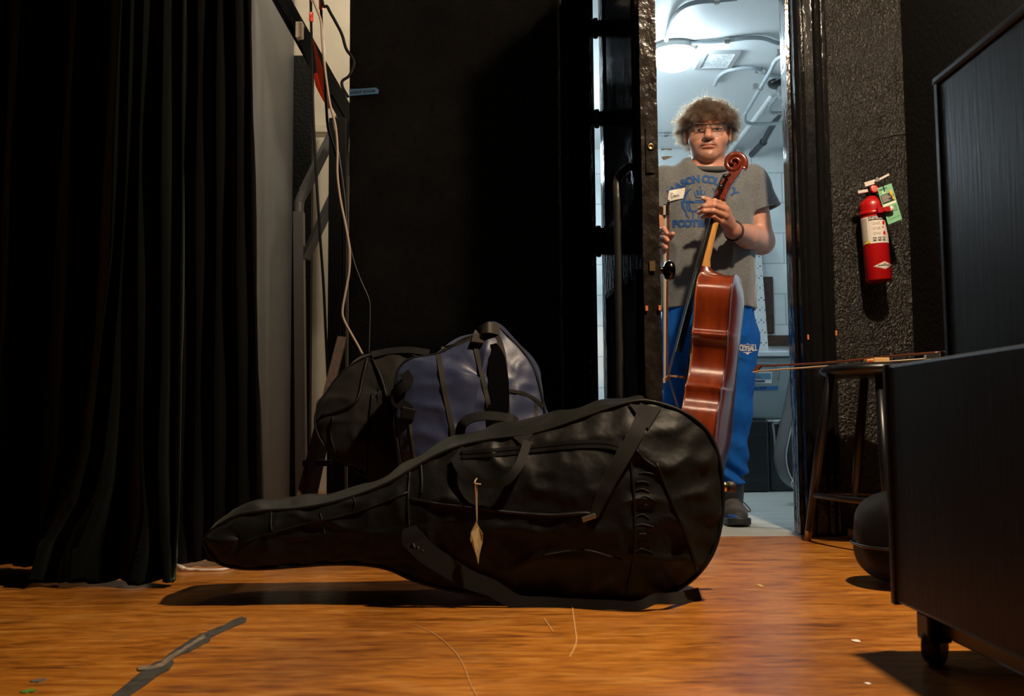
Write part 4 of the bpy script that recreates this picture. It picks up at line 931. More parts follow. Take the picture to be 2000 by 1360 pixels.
GY, GK = 2.235, 0.10
def gpt(x, y, dY=0.0):
    p = at(x, y, GY)
    for _ in range(3): p = at(x, y, GY + GK * max(0, p[2]) + dY)
    return p
F_bot = [(399, 1052), (404, 1072), (418, 1092), (445, 1106), (500, 1111), (570, 1107), (640, 1102), (710, 1103), (760, 1112), (805, 1132), (860, 1148), (930, 1160), (1020, 1167), (1110, 1171), (1190, 1172), (1255, 1171), (1305, 1160), (1345, 1138), (1378, 1104), (1400, 1060), (1411, 1000), (1411, 940), (1403, 890), (1385, 848), (1358, 820), (1325, 801), (1290, 789), (1256, 783)]
F_top = [(1222, 788), (1170, 804), (1100, 829), (1040, 847), (960, 858), (900, 871), (850, 891), (800, 920), (760, 943), (700, 967), (640, 984), (580, 994), (520, 998), (470, 1006), (432, 1024), (408, 1042)]
B_top = [(398, 1048), (430, 1012), (470, 992), (520, 979), (580, 973), (640, 969), (700, 955), (750, 934), (800, 905), (850, 875), (905, 850), (960, 836), (1040, 815), (1100, 803), (1170, 789), (1225, 781), (1262, 781)]
NB = 420
px_out = resample(spline(np.array(F_bot + F_top, float), 8, True), NB, True)
front = np.array([gpt(x, y) for x, y in px_out])
mx = np.clip(px_out[:, 0], 470, 1190); my = np.interp(mx, [430, 600, 800, 1000, 1200], [1056, 1046, 1020, 1005, 985])
medial = np.array([gpt(x, y) for x, y in zip(mx, my)])
bt = np.array(B_top, float); TH = 0.24
back = front + np.array([0, TH, 0.0])
for i, (x, y) in enumerate(px_out):
    istop = y < np.interp(x, [398, 600, 800, 1000, 1260, 1300], [1052, 1040, 1010, 950, 860, 700]) and x < 1262
    if istop:
        w_ = min(1, (x - 398) / 60.0) * min(1, max(0, (1262 - x) / 60.0)) ; yb = np.interp(x, bt[:, 0], bt[:, 1])
        q = at(x, yb, front[i][1] + TH * (0.55 if x < 560 else 0.8)); back[i] = back[i] * (1 - w_) + q * w_
    else:
        c_ = medial[i] + [0, TH, 0]; back[i] = c_ + (back[i] - c_) * 0.93
V, Fc = pillow(front, medial, back, 0.050, 26, 10, NB, 0.012, 0.0035, 1, zmin=0.004)
gig = thing('cello_gig_bag', (front[:, 0].mean(), GY + 0.12, 0), 'big black padded cello gig bag lying on its side on the orange floor', 'bag')
obj('bag_body', V, Fc, m_gig, gig, True)
gb = tri(V, Fc)
def on(px, py, off=0.004):
    q = hit(gb, px, py, off)
    return gpt(px, py, -0.03) if q is None else q
v, f = tube(front[::3] + [0, -0.002, 0], 0.0042, 8, 2, True); obj('piping', v, f, m_pipe, gig, True)
def gseam(pts, r=0.0028, name='seam'):
    P = [on(x, y, r * 0.4) for x, y in resample(spline(np.array(pts, float), 6), 24)]; v, f = tube(P, r, 7, 0); return obj(name, v, f, m_pipe, gig, True)
gseam([(470, 1060), (580, 1028), (694, 1001), (797, 962)])
gseam([(800, 922), (797, 980), (800, 1040)]); gseam([(822, 905), (824, 940), (823, 965)])
gseam([(1222, 850), (1234, 920), (1240, 1010), (1238, 1090), (1224, 1160)], 0.0035)
gseam([(1282, 905), (1310, 975), (1340, 1045), (1362, 1115)], 0.004)
gseam([(1243, 880), (1262, 900), (1285, 915)], 0.003)
gseam([(933, 993), (1000, 1002), (1080, 1007), (1148, 1003), (1160, 1012)], 0.004)
gseam([(800, 975), (860, 985), (930, 993)], 0.003); gseam([(1060, 1085), (1140, 1075), (1215, 1095)], 0.0022)
gseam([(625, 1003), (630, 1020), (634, 1044)], 0.002); gseam([(690, 1001), (694, 985), (690, 972)], 0.002); gseam([(530, 1000), (529, 1020), (531, 1038)], 0.002)
for k in range(11):
    y = 908 + 17 * k; xx = 1244 + 4 * math.sin(k * 1.7); gseam([(xx, y), (xx + 14, y - 4 + 3 * math.sin(k)), (xx + 30 + 6 * math.sin(2 * k), y + 3)], 0.0016, 'gather')
# zips
for dy in (0, 9):
    P = [on(x, y + dy, 0.003) for x, y in resample(spline(np.array([(902, 884), (960, 880), (1040, 872), (1110, 865), (1170, 863), (1205, 869), (1215, 880)], float), 6), 30)]
    v, f = ribbon(P, 0.008, 0.004, (0, -1, 0.2), 0); autosmooth(obj('zip_flap', v, f, m_web, gig, True), 50)
def strap(pts, w, name='strap', off=0.006, thick=0.003, m=None, free=None, n=30):
    px = resample(spline(np.array(pts, float), 8), n)
    P = [on(x, y, off) for x, y in px]
    P = np.array(P); 
    for _ in range(3): P[1:-1] = (P[:-2] + 2 * P[1:-1] + P[2:]) / 4
    v, f = ribbon(P, w, thick, (0, -1, 0.15), 0); return autosmooth(obj(name, v, f, m or m_web, gig, True), 50)
strap([(1262, 792), (1243, 845), (1212, 900), (1182, 955), (1160, 1008)], [0.03, 0.034, 0.034, 0.03, 0.02], 'compression_strap', 0.008)
v, f = prism([on(1228, 789, 0.004), on(1292, 796, 0.004), on(1266, 838, 0.004)], (0, -0.003, 0)); obj('strap_patch', v, f, m_web, gig)
q = on(1152, 1011, 0.012); a = MB().box(q - [0.018, 0.004, 0.006], q + [0.014, 0.004, 0.005], 0.002, Matrix.Rotation(R(-18), 3, 'Y')); bk = a.obj('strap_buckle', mat('dull_buckle', (0.25, 0.26, 0.22), 0.35, 0.8), gig); bk['label'] = 'dull metal strap buckle'
# shoulder strap hanging in front and trailing on the floor
P = [on(806, 1052, 0.010), on(830, 1078, 0.014), on(870, 1105, 0.018), on(915, 1132, 0.024), on(960, 1149, 0.03)]
P += [onz(1010, 1168, 0.012), onz(1070, 1176, 0.010), onz(1130, 1180, 0.010), onz(1190, 1182, 0.012), onz(1245, 1184, 0.012), onz(1280, 1170, 0.024), onz(1306, 1170, 0.022), onz(1340, 1166, 0.014), onz(1366, 1161, 0.012)]
for q_ in P[5:12]: q_[1] = min(q_[1], 2.195)
v, f = ribbon(P, [0.05, 0.045, 0.036, 0.022, 0.020, 0.024, 0.030], 0.004, (0, -1, 0.25), 6); autosmooth(obj('shoulder_strap', v, f, m_web, gig, True), 50)
P = [on(800, 1030, 0.006), on(806, 1052, 0.011), on(822, 1090, 0.012), on(843, 1112, 0.012)]
v, f = ribbon(P, [0.03, 0.05, 0.05, 0.03], 0.005, (0, -1, 0.2), 6); autosmooth(obj('strap_pad', v, f, m_web, gig, True), 50)
for k in range(3):
    P = [on(806 + 9 * k, 1062 + 6 * k, 0.016), on(816 + 9 * k, 1090 + 6 * k, 0.016)]; v, f = tube(P, 0.004, 8, 0); obj('strap_keeper', v, f, m_pipe, gig, True)
# handles
for tri_ in ([(869, 868), (906, 873), (889, 897)], [(1000, 852), (1042, 846), (1024, 874)]):
    v, f = prism([on(x, y, 0.003) for x, y in tri_], (0, -0.004, 0)); obj('handle_patch', v, f, m_web, gig)
hp = [(888, 893), (898, 915), (915, 935), (938, 944), (965, 945), (990, 938), (1010, 915), (1023, 886), (1030, 862)]
P = [on(x, y, 0.008 + 0.02 * math.sin(math.pi * k / 8)) for k, (x, y) in enumerate(hp)]; hP = P
v, f = ribbon(P, 0.020, 0.004, (0, -1, 0.1), 5); autosmooth(obj('carry_handle', v, f, m_web, gig, True), 50)
hb = [(898, 850), (902, 832), (916, 819), (942, 813), (972, 814), (1000, 819), (1012, 826)]
P = [at(x, y, GY + 0.20 + 0.02 * (k in (0, 6))) for k, (x, y) in enumerate(hb)]
v, f = ribbon(P, 0.024, 0.005, (0.1, -1, 0.5), 6); autosmooth(obj('carry_handle', v, f, m_web, gig, True), 50)
# paper tag on a string, hung on the front handle
q0 = hP[3] + np.array([-0.008, -0.006, 0]); 
ts = [(928, 943), (929, 965), (930, 990), (931, 1018)]
Ytag = q0[1] - 0.004
m_paper = mat('manila_paper', (0.50, 0.40, 0.20), 0.7, var=0.12, vscale=60); m_string = mat('tag_string', (0.42, 0.33, 0.22), 0.8)
tp = [(930, 1020), (935, 1030), (943, 1043), (942, 1060), (936, 1085), (934, 1102), (931, 1088), (924, 1070), (919, 1055), (920, 1040), (922, 1035)]
def tagY(x, y): return Ytag - 0.020 + 0.018 * math.cos((x - 931) / 10.0) + 0.01 * math.sin((y - 1020) / 18.0)
v, f = prism([at(x, y, tagY(x, y)) for x, y in tp], (0.0003, 0.0012, 0)); tg = obj('paper_tag', v, f, m_paper); tag(tg, 'curled manila paper tag hanging on a string from the bag handle', 'tag')
v, f = tube([at(x, y, Ytag) for x, y in ts] + [at(930, 1026, tagY(930, 1026))], 0.0013, 8, 4); a = MB().add(v, f); v, f = tube([at(931.5, y, Ytag + 0.001) for y in (944, 970, 1000, 1020)], 0.0011, 8, 4); a.add(v, f)
v, f = tube([q0 + [0, 0.006, 0.010], q0 + [-0.004, -0.004, 0.003], at(928, 945, Ytag), q0 + [0.010, -0.004, -0.002]], 0.0016, 8, 4); a.add(v, f)
a.obj('string', m_string, tg, True)
q = at(930, 1034, tagY(930, 1034) - 0.001); v, f = tube([q + [0.004 * math.cos(a_), -0.0008, 0.005 * math.sin(a_)] for a_ in np.linspace(0, 2 * math.pi, 10, endpoint=False)], 0.0012, 8, 2, True); obj('eyelet', v, f, bpy.data.materials['worn_brass'], tg, True)
# endpin with rubber tip poking from behind the bag's rounded end
ep = [at(1400, 952, 2.36), at(1412, 951, 2.36)]
t = thing('endpin', tuple(ep[0]), 'brass collared endpin with black rubber tip poking out behind the gig bag', 'endpin')
v, f = tube([at(1396, 951, 2.36), at(1410, 951, 2.36), at(1414, 951, 2.36), at(1419, 951, 2.36)], [0.008, 0.010, 0.013, 0.011], 16, 0); obj('collar', v, f, mat('polished_brass', (0.75, 0.50, 0.20), 0.25, 1.0), t, True)
v, f = tube([at(1418, 951, 2.36), at(1424, 951, 2.36), at(1434, 951, 2.36), at(1437, 951, 2.36)], [0.010, 0.013, 0.013, 0.008], 16, 0); obj('rubber_tip', v, f, mat('rubber_tip', (0.02, 0.018, 0.014), 0.5), t, True)

# ---------------- the two soft cases behind
def soft_case(outline, cpx, Y0, tilt, TH, bulge, m, name, label, seedk, n=220, inset=0.9):
    pxs = resample(spline(np.array(outline, float), 8, True), n, True)
    def pt(x, y):
        p = at(x, y, Y0)
        for _ in range(3): p = at(x, y, Y0 + tilt * max(0, p[2]))
        return p
    fr = np.array([pt(x, y) for x, y in pxs]); md = np.array([pt(np.interp(np.clip(y, cpx[0][1], cpx[-1][1]), [q[1] for q in cpx], [q[0] for q in cpx]), np.clip(y, cpx[0][1], cpx[-1][1])) for x, y in pxs])
    bk = md + (fr - md) * inset + [0, TH, 0]
    V, Fc = pillow(fr, md, bk, bulge, 20, 6, n, 0.02, 0.003, seedk)
    t = thing(name, (fr[:, 0].mean(), Y0 + TH / 2, 0), label, 'bag')
    obj('bag_body', V, Fc, m, t, True)
    v, f = tube(fr[::3], 0.004, 8, 2, True); obj('piping', v, f, m_pipe, t, True)
    b = tri(V, Fc)
    def on_(x, y, off=0.004):
        q = hit(b, x, y, off); return pt(x, y) if q is None else q
    return t, on_, pt
m_cloth = mat('black_canvas', (0.006, 0.0053, 0.0043), 0.8, sheen=0.07, spec=0.3, bump=0.35, bscale=160, bdist=0.001)
m_blue = mat('navy_nylon', (0.026, 0.034, 0.085), 0.45, sheen=0.12, sheen_tint=(0.7, 0.8, 1.0), bump=0.3, bscale=16, bdist=0.006)
m_bind = mat('brown_black_binding', (0.020, 0.016, 0.012), 0.6)
outK = [(640, 765), (625, 785), (616, 815), (618, 842), (634, 872), (664, 900), (705, 925), (745, 955), (780, 1010), (800, 1066), (850, 1076), (890, 1040), (900, 960), (895, 860), (880, 760), (845, 712), (800, 697), (760, 690), (715, 698), (680, 718), (655, 742)]
tK, onK, ptK = soft_case(outK, [(740, 770), (750, 880), (810, 1000)], 3.10, 0.10, 0.13, 0.035, m_cloth, 'instrument_case', 'black canvas soft instrument case slumped against the wall, left of the navy case', 5)
def cseam(t, on_, pts, r, m, name='seam', nn=20):
    P = [on_(x, y, r * 0.5) for x, y in resample(spline(np.array(pts, float), 6), nn)]; v, f = tube(P, r, 7, 0); return obj(name, v, f, m, t, True)
cseam(tK, onK, [(718, 700), (708, 740), (702, 770), (690, 790), (655, 806), (628, 812)], 0.005, m_pipe)
cseam(tK, onK, [(728, 770), (722, 820), (716, 870), (714, 925)], 0.005, m_pipe); cseam(tK, onK, [(650, 815), (646, 850), (655, 885)], 0.004, m_pipe); cseam(tK, onK, [(727, 700), (745, 740), (756, 780), (760, 800), (768, 830)], 0.006, m_pipe)
P = [onK(x, y, 0.012) for x, y in ((726, 694), (760, 687), (800, 685), (838, 690))]; v, f = ribbon(P, 0.03, 0.006, (0, -0.6, 0.6), 5); autosmooth(obj('carry_handle', v, f, m_web, tK, True), 50)
outN = [(778, 722), (798, 703), (830, 696), (862, 689), (884, 676), (905, 663), (930, 654), (945, 640), (958, 633), (975, 640), (992, 656), (1012, 676), (1033, 702), (1048, 735), (1060, 785), (1067, 830), (1068, 900), (1050, 1000), (1010, 1074), (920, 1082), (850, 1076), (812, 1040), (795, 960), (780, 890), (773, 830), (770, 770)]
tN, onN, ptN = soft_case(outN, [(940, 740), (915, 850), (920, 1000)], 2.86, 0.13, 0.15, 0.045, m_blue, 'instrument_case', 'navy blue soft cello case with dark binding standing behind the gig bag', 9)
for pts, r in (([(856, 690), (866, 750), (876, 800), (886, 850), (892, 900)], 0.009), ([(925, 662), (936, 710), (948, 760), (956, 800), (958, 830)], 0.008), ([(958, 636), (975, 665), (984, 700), (988, 745), (990, 790), (992, 830)], 0.010), ([(992, 763), (1020, 768), (1045, 780), (1062, 796)], 0.006), ([(1047, 788), (1048, 815), (1050, 840)], 0.006), ([(800, 820), (805, 860), (810, 890), (815, 920)], 0.004), ([(862, 681), (895, 672), (922, 661)], 0.005)):
    P = [onN(x, y, 0.001) for x, y in resample(spline(np.array(pts, float), 6), 20)]; v, f = ribbon(P, r * 1.6, 0.006, (0, -1, 0), 0); autosmooth(obj('binding', v, f, m_bind, tN, True), 50)
# carrying loop and flap standing open at the top right
P = [onN(975, 645, 0.01), onN(952, 640, 0.03), ptN(938, 650), onN(932, 670, 0.02)]; v, f = ribbon(P, 0.035, 0.006, (0, -1, 0.3), 6); autosmooth(obj('top_flap', v, f, m_bind, tN, True), 50)
P = [onN(964, 672, 0.004), onN(970, 700, 0.006), onN(974, 750, 0.006), onN(974, 800, 0.006), onN(966, 838, 0.004)]; v, f = ribbon(P, [0.02, 0.05, 0.06, 0.06, 0.04], 0.004, (0, -1, 0), 6); autosmooth(obj('gap_shade', v, f, mat('gap_shade_black', (0.0012, 0.0012, 0.0015), 0.9, spec=0.05), tN, True), 50)  # near-black strip painting the shadow in the gap
# webbing strap with buckle on its left side
P = [onN(790, 728, 0.012), onN(798, 745, 0.022), onN(785, 758, 0.03), onN(772, 770, 0.024), onN(776, 785, 0.02), onN(792, 795, 0.016), onN(800, 803, 0.012)]
v, f = ribbon(P, 0.032, 0.004, (-0.3, -1, 0.2), 6); autosmooth(obj('side_strap', v, f, m_web, tN, True), 50)
q = onN(797, 808, 0.014); a = MB().box(q - [0.022, 0.006, 0.018], q + [0.020, 0.006, 0.018], 0.004, Matrix.Rotation(R(12), 3, 'Y')); a.obj('strap_buckle', m_pipe, tN)
# ------------------------------------------------------------------ cello held upright in the doorway
ANG, TAU = R(20), R(7.0)
eX = np.array([math.cos(ANG), -math.sin(ANG), 0]); dY = np.array([math.sin(ANG), math.cos(ANG), 0]); zh = np.array([0, 0, 1.0])
ZL = math.cos(TAU) * zh + math.sin(TAU) * eX; XL_ = math.cos(TAU) * eX - math.sin(TAU) * zh
CYL = 3.61
CO = at(1371, 928, CYL); CK = CYL / 3.74
def cw(x, u, z): x, u, z = np.asarray(x, float) * CK, np.asarray(u, float) * CK, np.asarray(z, float) * CK; return CO + np.multiply.outer(np.asarray(x, float), XL_) + np.multiply.outer(np.asarray(u, float), dY) + np.multiply.outer(np.asarray(z, float), ZL)
def cwp(P): P = np.asarray(P, float); return cw(P[:, 0], P[:, 1], P[:, 2])
def varnish(name, col, dark):
    m = bpy.data.materials.new(name); m.use_nodes = True; nt = m.node_tree; N = nt.nodes; L = nt.links; b = N['Principled BSDF']
    tc = N.new('ShaderNodeTexCoord'); mp = N.new('ShaderNodeMapping'); mp.inputs['Scale'].default_value = (1, 1, 0.22); L.new(tc.outputs['Object'], mp.inputs['Vector'])
    n = N.new('ShaderNodeTexNoise'); n.inputs['Scale'].default_value = 22; n.inputs['Detail'].default_value = 4; L.new(mp.outputs['Vector'], n.inputs['Vector'])
    r = N.new('ShaderNodeValToRGB'); r.color_ramp.elements[0].position = 0.30; r.color_ramp.elements[0].color = (*dark, 1); r.color_ramp.elements[1].position = 0.66; r.color_ramp.elements[1].color = (*col, 1)
    L.new(n.outputs['Fac'], r.inputs['Fac']); L.new(r.outputs['Color'], b.inputs['Base Color'])
    b.inputs['Roughness'].default_value = 0.28; b.inputs['Coat Weight'].default_value = 0.7; b.inputs['Coat Roughness'].default_value = 0.12
    return m
m_rib = varnish('rib_varnish', (0.22, 0.034, 0.006), (0.095, 0.011, 0.003))
m_plate = varnish('plate_varnish', (0.15, 0.018, 0.006), (0.075, 0.009, 0.004))
m_top = varnish('spruce_varnish', (0.36, 0.10, 0.02), (0.24, 0.05, 0.012))
m_ebony = mat('ebony', (0.007, 0.006, 0.006), 0.3); m_neck = mat('bare_maple_neck', (0.52, 0.25, 0.06), 0.35, var=0.15, vscale=30, stretch=(4, 4, 0.5)); m_string_ = mat('steel_string', (0.5, 0.5, 0.48), 0.3, 1.0)
lower = [(0, 0), (0.06, 0.002), (0.12, 0.016), (0.172, 0.055), (0.206, 0.115), (0.217, 0.175), (0.206, 0.235), (0.187, 0.275), (0.181, 0.300), (0.186, 0.322)]
waist = [(0.186, 0.328), (0.160, 0.336), (0.138, 0.362), (0.121, 0.402), (0.117, 0.432), (0.123, 0.470), (0.140, 0.504), (0.157, 0.520)]
upper = [(0.158, 0.527), (0.148, 0.545), (0.149, 0.580), (0.163, 0.635), (0.168, 0.675), (0.156, 0.718), (0.122, 0.746), (0.075, 0.757), (0.035, 0.760), (0, 0.760)]
half = np.vstack([spline(lower, 5), spline(waist, 5), spline(upper, 5)])
ol = np.vstack([half, (half * [-1, 1])[::-1][1:-1]]); NO = len(ol)
DP = 0.060
cel = thing('cello', tuple(CO + np.array([0, 0, 0])), 'glossy red-brown cello held upright by the person in the doorway', 'cello')
def rib_depth(z): return np.where(z > 0.55, DP - 0.006 * (z - 0.55) / 0.2, DP)
def loop(scale, dx, front=False):
    c = np.array([0.0, 0.38]); q = ol.copy(); nrm_ = (ol - c); ln = np.linalg.norm(nrm_, axis=1, keepdims=True); q = ol + nrm_ / ln * scale
    return np.stack([np.full(NO, dx), q[:, 0], q[:, 1]], 1)
rows = [loop(-0.004, -DP), loop(-0.004, -DP * 0.33), loop(-0.004, DP * 0.33), loop(-0.004, DP)]
obj('ribs', cwp(np.vstack(rows)), grid_faces(4, NO, True), m_rib, cel, True); autosmooth(bpy.data.objects['ribs'], 50)
def plate(sgn, name, m, arch):
    rows = [loop(-0.006, sgn * DP), loop(0.0, sgn * DP), loop(0.0025, sgn * (DP + 0.002)), loop(0.0015, sgn * (DP + 0.0045)), loop(-0.004, sgn * (DP + 0.0045))]
    md = np.stack([np.zeros(NO), np.clip(ol[:, 1], 0.17, 0.64)], 1)
    for r_ in np.linspace(0.95, 0.02, 16):
        q = md + (ol - md) * r_; h = arch * (1 - r_ ** 2) ** 1.3 - 0.0015 * math.exp(-((r_ - 0.88) / 0.06) ** 2)
        rows.append(np.stack([np.full(NO, sgn * (DP + 0.0045 + h)), q[:, 0], q[:, 1]], 1))
    n = len(rows); o = obj(name, cwp(np.vstack(rows)), grid_faces(n, NO, True), m, cel, True); return o
plate(-1, 'top_plate', m_top, 0.024); plate(1, 'back_plate', m_plate, 0.026)
# corner blocks read as thin dark lines; purfling on the back edge
v, f = tube(cwp(loop(-0.008, DP + 0.0047)), 0.0009, 6, 0, True); obj('purfling', v, f, m_ebony, cel)
# fingerboard, nut, neck
XB, ZB, XN, ZN = -0.166, 0.362, -0.060, 1.052
def sx_(z): return XN + (XB - XN) * (ZN - z) / (ZN - ZB)
def fb(z, w, t0, t1):
    return [(sx_(z) + t0, -w, z), (sx_(z) + t0 - 0.006, -w * 0.5, z), (sx_(z) + t0 - 0.008, 0, z), (sx_(z) + t0 - 0.006, w * 0.5, z), (sx_(z) + t0, w, z), (sx_(z) + t1, w, z), (sx_(z) + t1, -w, z)]
rows = np.vstack([fb(z, w_, 0.012, 0.024) for z, w_ in ((0.455, 0.031), (0.6, 0.027), (0.8, 0.021), (1.050, 0.0155))])
obj('fingerboard', cwp(rows), grid_faces(4, 7, True) + [tuple(range(7))[::-1], tuple(range(21, 28))], m_ebony, cel)
obj('nut', cwp([(x, u, z) for z in (1.050, 1.057) for x, u in ((XN + 0.0, -0.0155), (XN + 0.024, -0.0155), (XN + 0.024, 0.0155), (XN + 0.0, 0.0155))]), [(3, 2, 1, 0), (4, 5, 6, 7), (0, 1, 5, 4), (1, 2, 6, 5), (2, 3, 7, 6), (3, 0, 4, 7)], m_ebony, cel)
def neck_sec(z, w, d):
    b0 = sx_(z) + 0.023; return [(b0, -w, z)] + [(b0 + d * math.sin(a), -w * math.cos(a), z) for a in np.linspace(0.25, math.pi - 0.25, 9)] + [(b0, w, z)]
secs = [(1.056, 0.0155, 0.020), (1.0, 0.0162, 0.019), (0.9, 0.0185, 0.020), (0.82, 0.0200, 0.023), (0.785, 0.0205, 0.032)]
obj('neck', cwp(np.vstack([neck_sec(*s) for s in secs])), grid_faces(len(secs), 11, True), m_neck, cel, True)
secs = [(0.790, 0.0205, 0.030), (0.775, 0.0215, 0.050), (0.765, 0.024, 0.085), (0.757, 0.026, 0.105), (0.745, 0.026, 0.108)]
obj('neck_heel', cwp(np.vstack([neck_sec(*s) for s in secs])), grid_faces(len(secs), 11, True), m_plate, cel, True)
# pegbox, cheeks as one block, with the scroll
side = [(XN + 0.002, 1.056), (XN + 0.046, 1.050), (XN + 0.050, 1.075), (XN + 0.056, 1.10), (XN + 0.066, 1.125), (XN + 0.080, 1.150), (XN + 0.088, 1.175), (XN + 0.070, 1.182), (XN + 0.050, 1.168), (XN + 0.030, 1.145), (XN + 0.016, 1.115), (XN + 0.006, 1.085)]
side = [(x + 0.014 * (z - 1.05) / 0.13, z) for x, z in side]
wd = lambda z: np.interp(z, [1.05, 1.18], [0.0215, 0.0135])
V_ = [(x, -wd(z), z) for x, z in side] + [(x, wd(z), z) for x, z in side]; n = len(side)
o = obj('pegbox', cwp(V_), [tuple(range(n)), tuple(range(n, 2 * n))[::-1]] + [(i, n + i, n + (i + 1) % n, (i + 1) % n) for i in range(n)], m_plate, cel)
bv = o.modifiers.new('bevel', 'BEVEL'); bv.width = 0.002; bv.segments = 2
obj('peg_slot', cwp([(XN + 0.0075, -0.009, 1.082), (XN + 0.0075, 0.009, 1.082), (XN + 0.030, 0.008, 1.148), (XN + 0.030, -0.008, 1.148), (XN + 0.0035, -0.009, 1.082), (XN + 0.0035, 0.009, 1.082), (XN + 0.0265, 0.008, 1.1485), (XN + 0.0265, -0.008, 1.1485)]), [(0, 1, 2, 3), (7, 6, 5, 4), (0, 4, 5, 1), (1, 5, 6, 2), (2, 6, 7, 3), (3, 7, 4, 0)], m_ebony, cel)
sc0 = np.array([XN + 0.066, 1.192]); turns = 1.8; SV = []; nS = 90; sg = 14
for i in range(nS):
    t = i / (nS - 1); an = R(-28) + t * turns * 2 * math.pi; r_ = 0.036 * (1 - t) ** 0.85 + 0.004
    c_ = sc0 + r_ * np.array([math.cos(an), math.sin(an)]); rt = 0.0095 * (1 - t) + 0.0045; wu = np.interp(t, [0, 0.45, 1], [0.0145, 0.020, 0.031])
    for k in range(sg):
        q = 2 * math.pi * k / sg; e = lambda s: math.copysign(abs(s) ** 0.6, s)
        rad = np.array([math.cos(an), math.sin(an)]); SV.append((c_[0] + rad[0] * rt * e(math.cos(q)), wu * e(math.sin(q)), c_[1] + rad[1] * rt * e(math.cos(q))))
obj('scroll', cwp(SV), grid_faces(nS, sg, True) + [tuple(range(sg)), tuple(range((nS - 1) * sg, nS * sg))[::-1]], m_plate, cel, True)
v, f = lathe([(0.0, -0.012), (0.030, -0.011), (0.036, -0.006), (0.036, 0.006), (0.030, 0.011), (0.0, 0.012)], 30)
obj('scroll_core', [cw(sc0[0] + p[0], p[2], sc0[1] + p[1]) for p in v], f, m_plate, cel, True)
for zz, xx, sg_ in ((1.088, XN + 0.032, -1), (1.106, XN + 0.036, 1), (1.128, XN + 0.045, -1), (1.146, XN + 0.055, 1)):
    a0 = cw(xx, -0.030 * sg_ * -1 * -1, zz); pts = [cw(xx, u * sg_, zz) for u in (-0.026, 0.03, 0.040, 0.046, 0.056, 0.066, 0.072)]
    v, f = tube(pts, [0.004, 0.0055, 0.0075, 0.006, 0.010, 0.011, 0.005], 12, 0, flat=0.75); obj('tuning_peg', v, f, m_ebony, cel, True)
# strings, bridge, tailpiece, endpin, sound holes
for k, u in enumerate((-0.011, -0.0037, 0.0037, 0.011)):
    v, f = tube([cw(XN - 0.001, u * 0.95, ZN + 0.004), cw(XB, u * 1.9, ZB), cw(-0.105, u * 1.6, 0.215)], [0.0006 + 0.00015 * k] * 3, 6, 0); obj('string', v, f, m_string_, cel)
m_brg = mat('bridge_maple', (0.30, 0.15, 0.06), 0.5)
bp = [(-0.043, 0.0), (-0.040, 0.02), (-0.030, 0.035), (-0.034, 0.05), (-0.026, 0.068), (0.0, 0.071), (0.026, 0.066), (0.034, 0.05), (0.030, 0.035), (0.040, 0.02), (0.043, 0.0), (0.024, 0.0), (0.016, 0.014), (-0.016, 0.014), (-0.024, 0.0)]
xs0 = -(DP + 0.0045 + 0.021); hs = (abs(XB) - abs(xs0)) / 0.071
V_ = [(xs0 - h * hs, u, ZB - 0.005) for u, h in bp] + [(xs0 - h * hs, u, ZB + 0.004 - 0.003 * h / 0.07) for u, h in bp]; n = len(bp)
obj('bridge', cwp(V_), [tuple(range(n)), tuple(range(n, 2 * n))[::-1]] + [(i, n + i, n + (i + 1) % n, (i + 1) % n) for i in range(n)], m_brg, cel)
rows = np.vstack([[(x - 0.004, -w_, z), (x - 0.009, 0, z), (x - 0.004, w_, z), (x + 0.004, w_ * 0.9, z), (x + 0.004, -w_ * 0.9, z)] for z, w_, x in ((0.015, 0.014, -0.075), (0.08, 0.018, -0.088), (0.16, 0.023, -0.098), (0.225, 0.028, -0.105))])
obj('tailpiece', cwp(rows), grid_faces(4, 5, True) + [tuple(range(5))[::-1], tuple(range(15, 20))], m_ebony, cel)
v, f = tube([cw(-0.004, 0, 0.004), cw(-0.004, 0, -0.02), cw(-0.004, 0, -0.045)], [0.016, 0.015, 0.008], 16, 0); obj('endpin_collar', v, f, m_ebony, cel, True)
tipz = -(CO[2] - 0.01) / math.cos(TAU) / CK
v, f = tube([cw(-0.004, 0, -0.02), cw(-0.004, 0, tipz)], 0.004, 10, 0); obj('endpin_rod', v, f, m_steel, cel, True)
for s in (-1, 1):
    P = [cw(-(DP + 0.0045 + h), s * u, z) for u, z, h in ((0.055, 0.442, 0.019), (0.050, 0.456, 0.019), (0.058, 0.452, 0.018), (0.066, 0.42, 0.0175), (0.078, 0.37, 0.0165), (0.092, 0.325, 0.014), (0.102, 0.308, 0.011), (0.100, 0.296, 0.010), (0.092, 0.304, 0.0125))]
    v, f = tube(P, [0.004, 0.003, 0.003, 0.003, 0.0028, 0.003, 0.003, 0.004, 0.004], 8, 4); obj('sound_hole', v, f, m_ebony, cel, True)

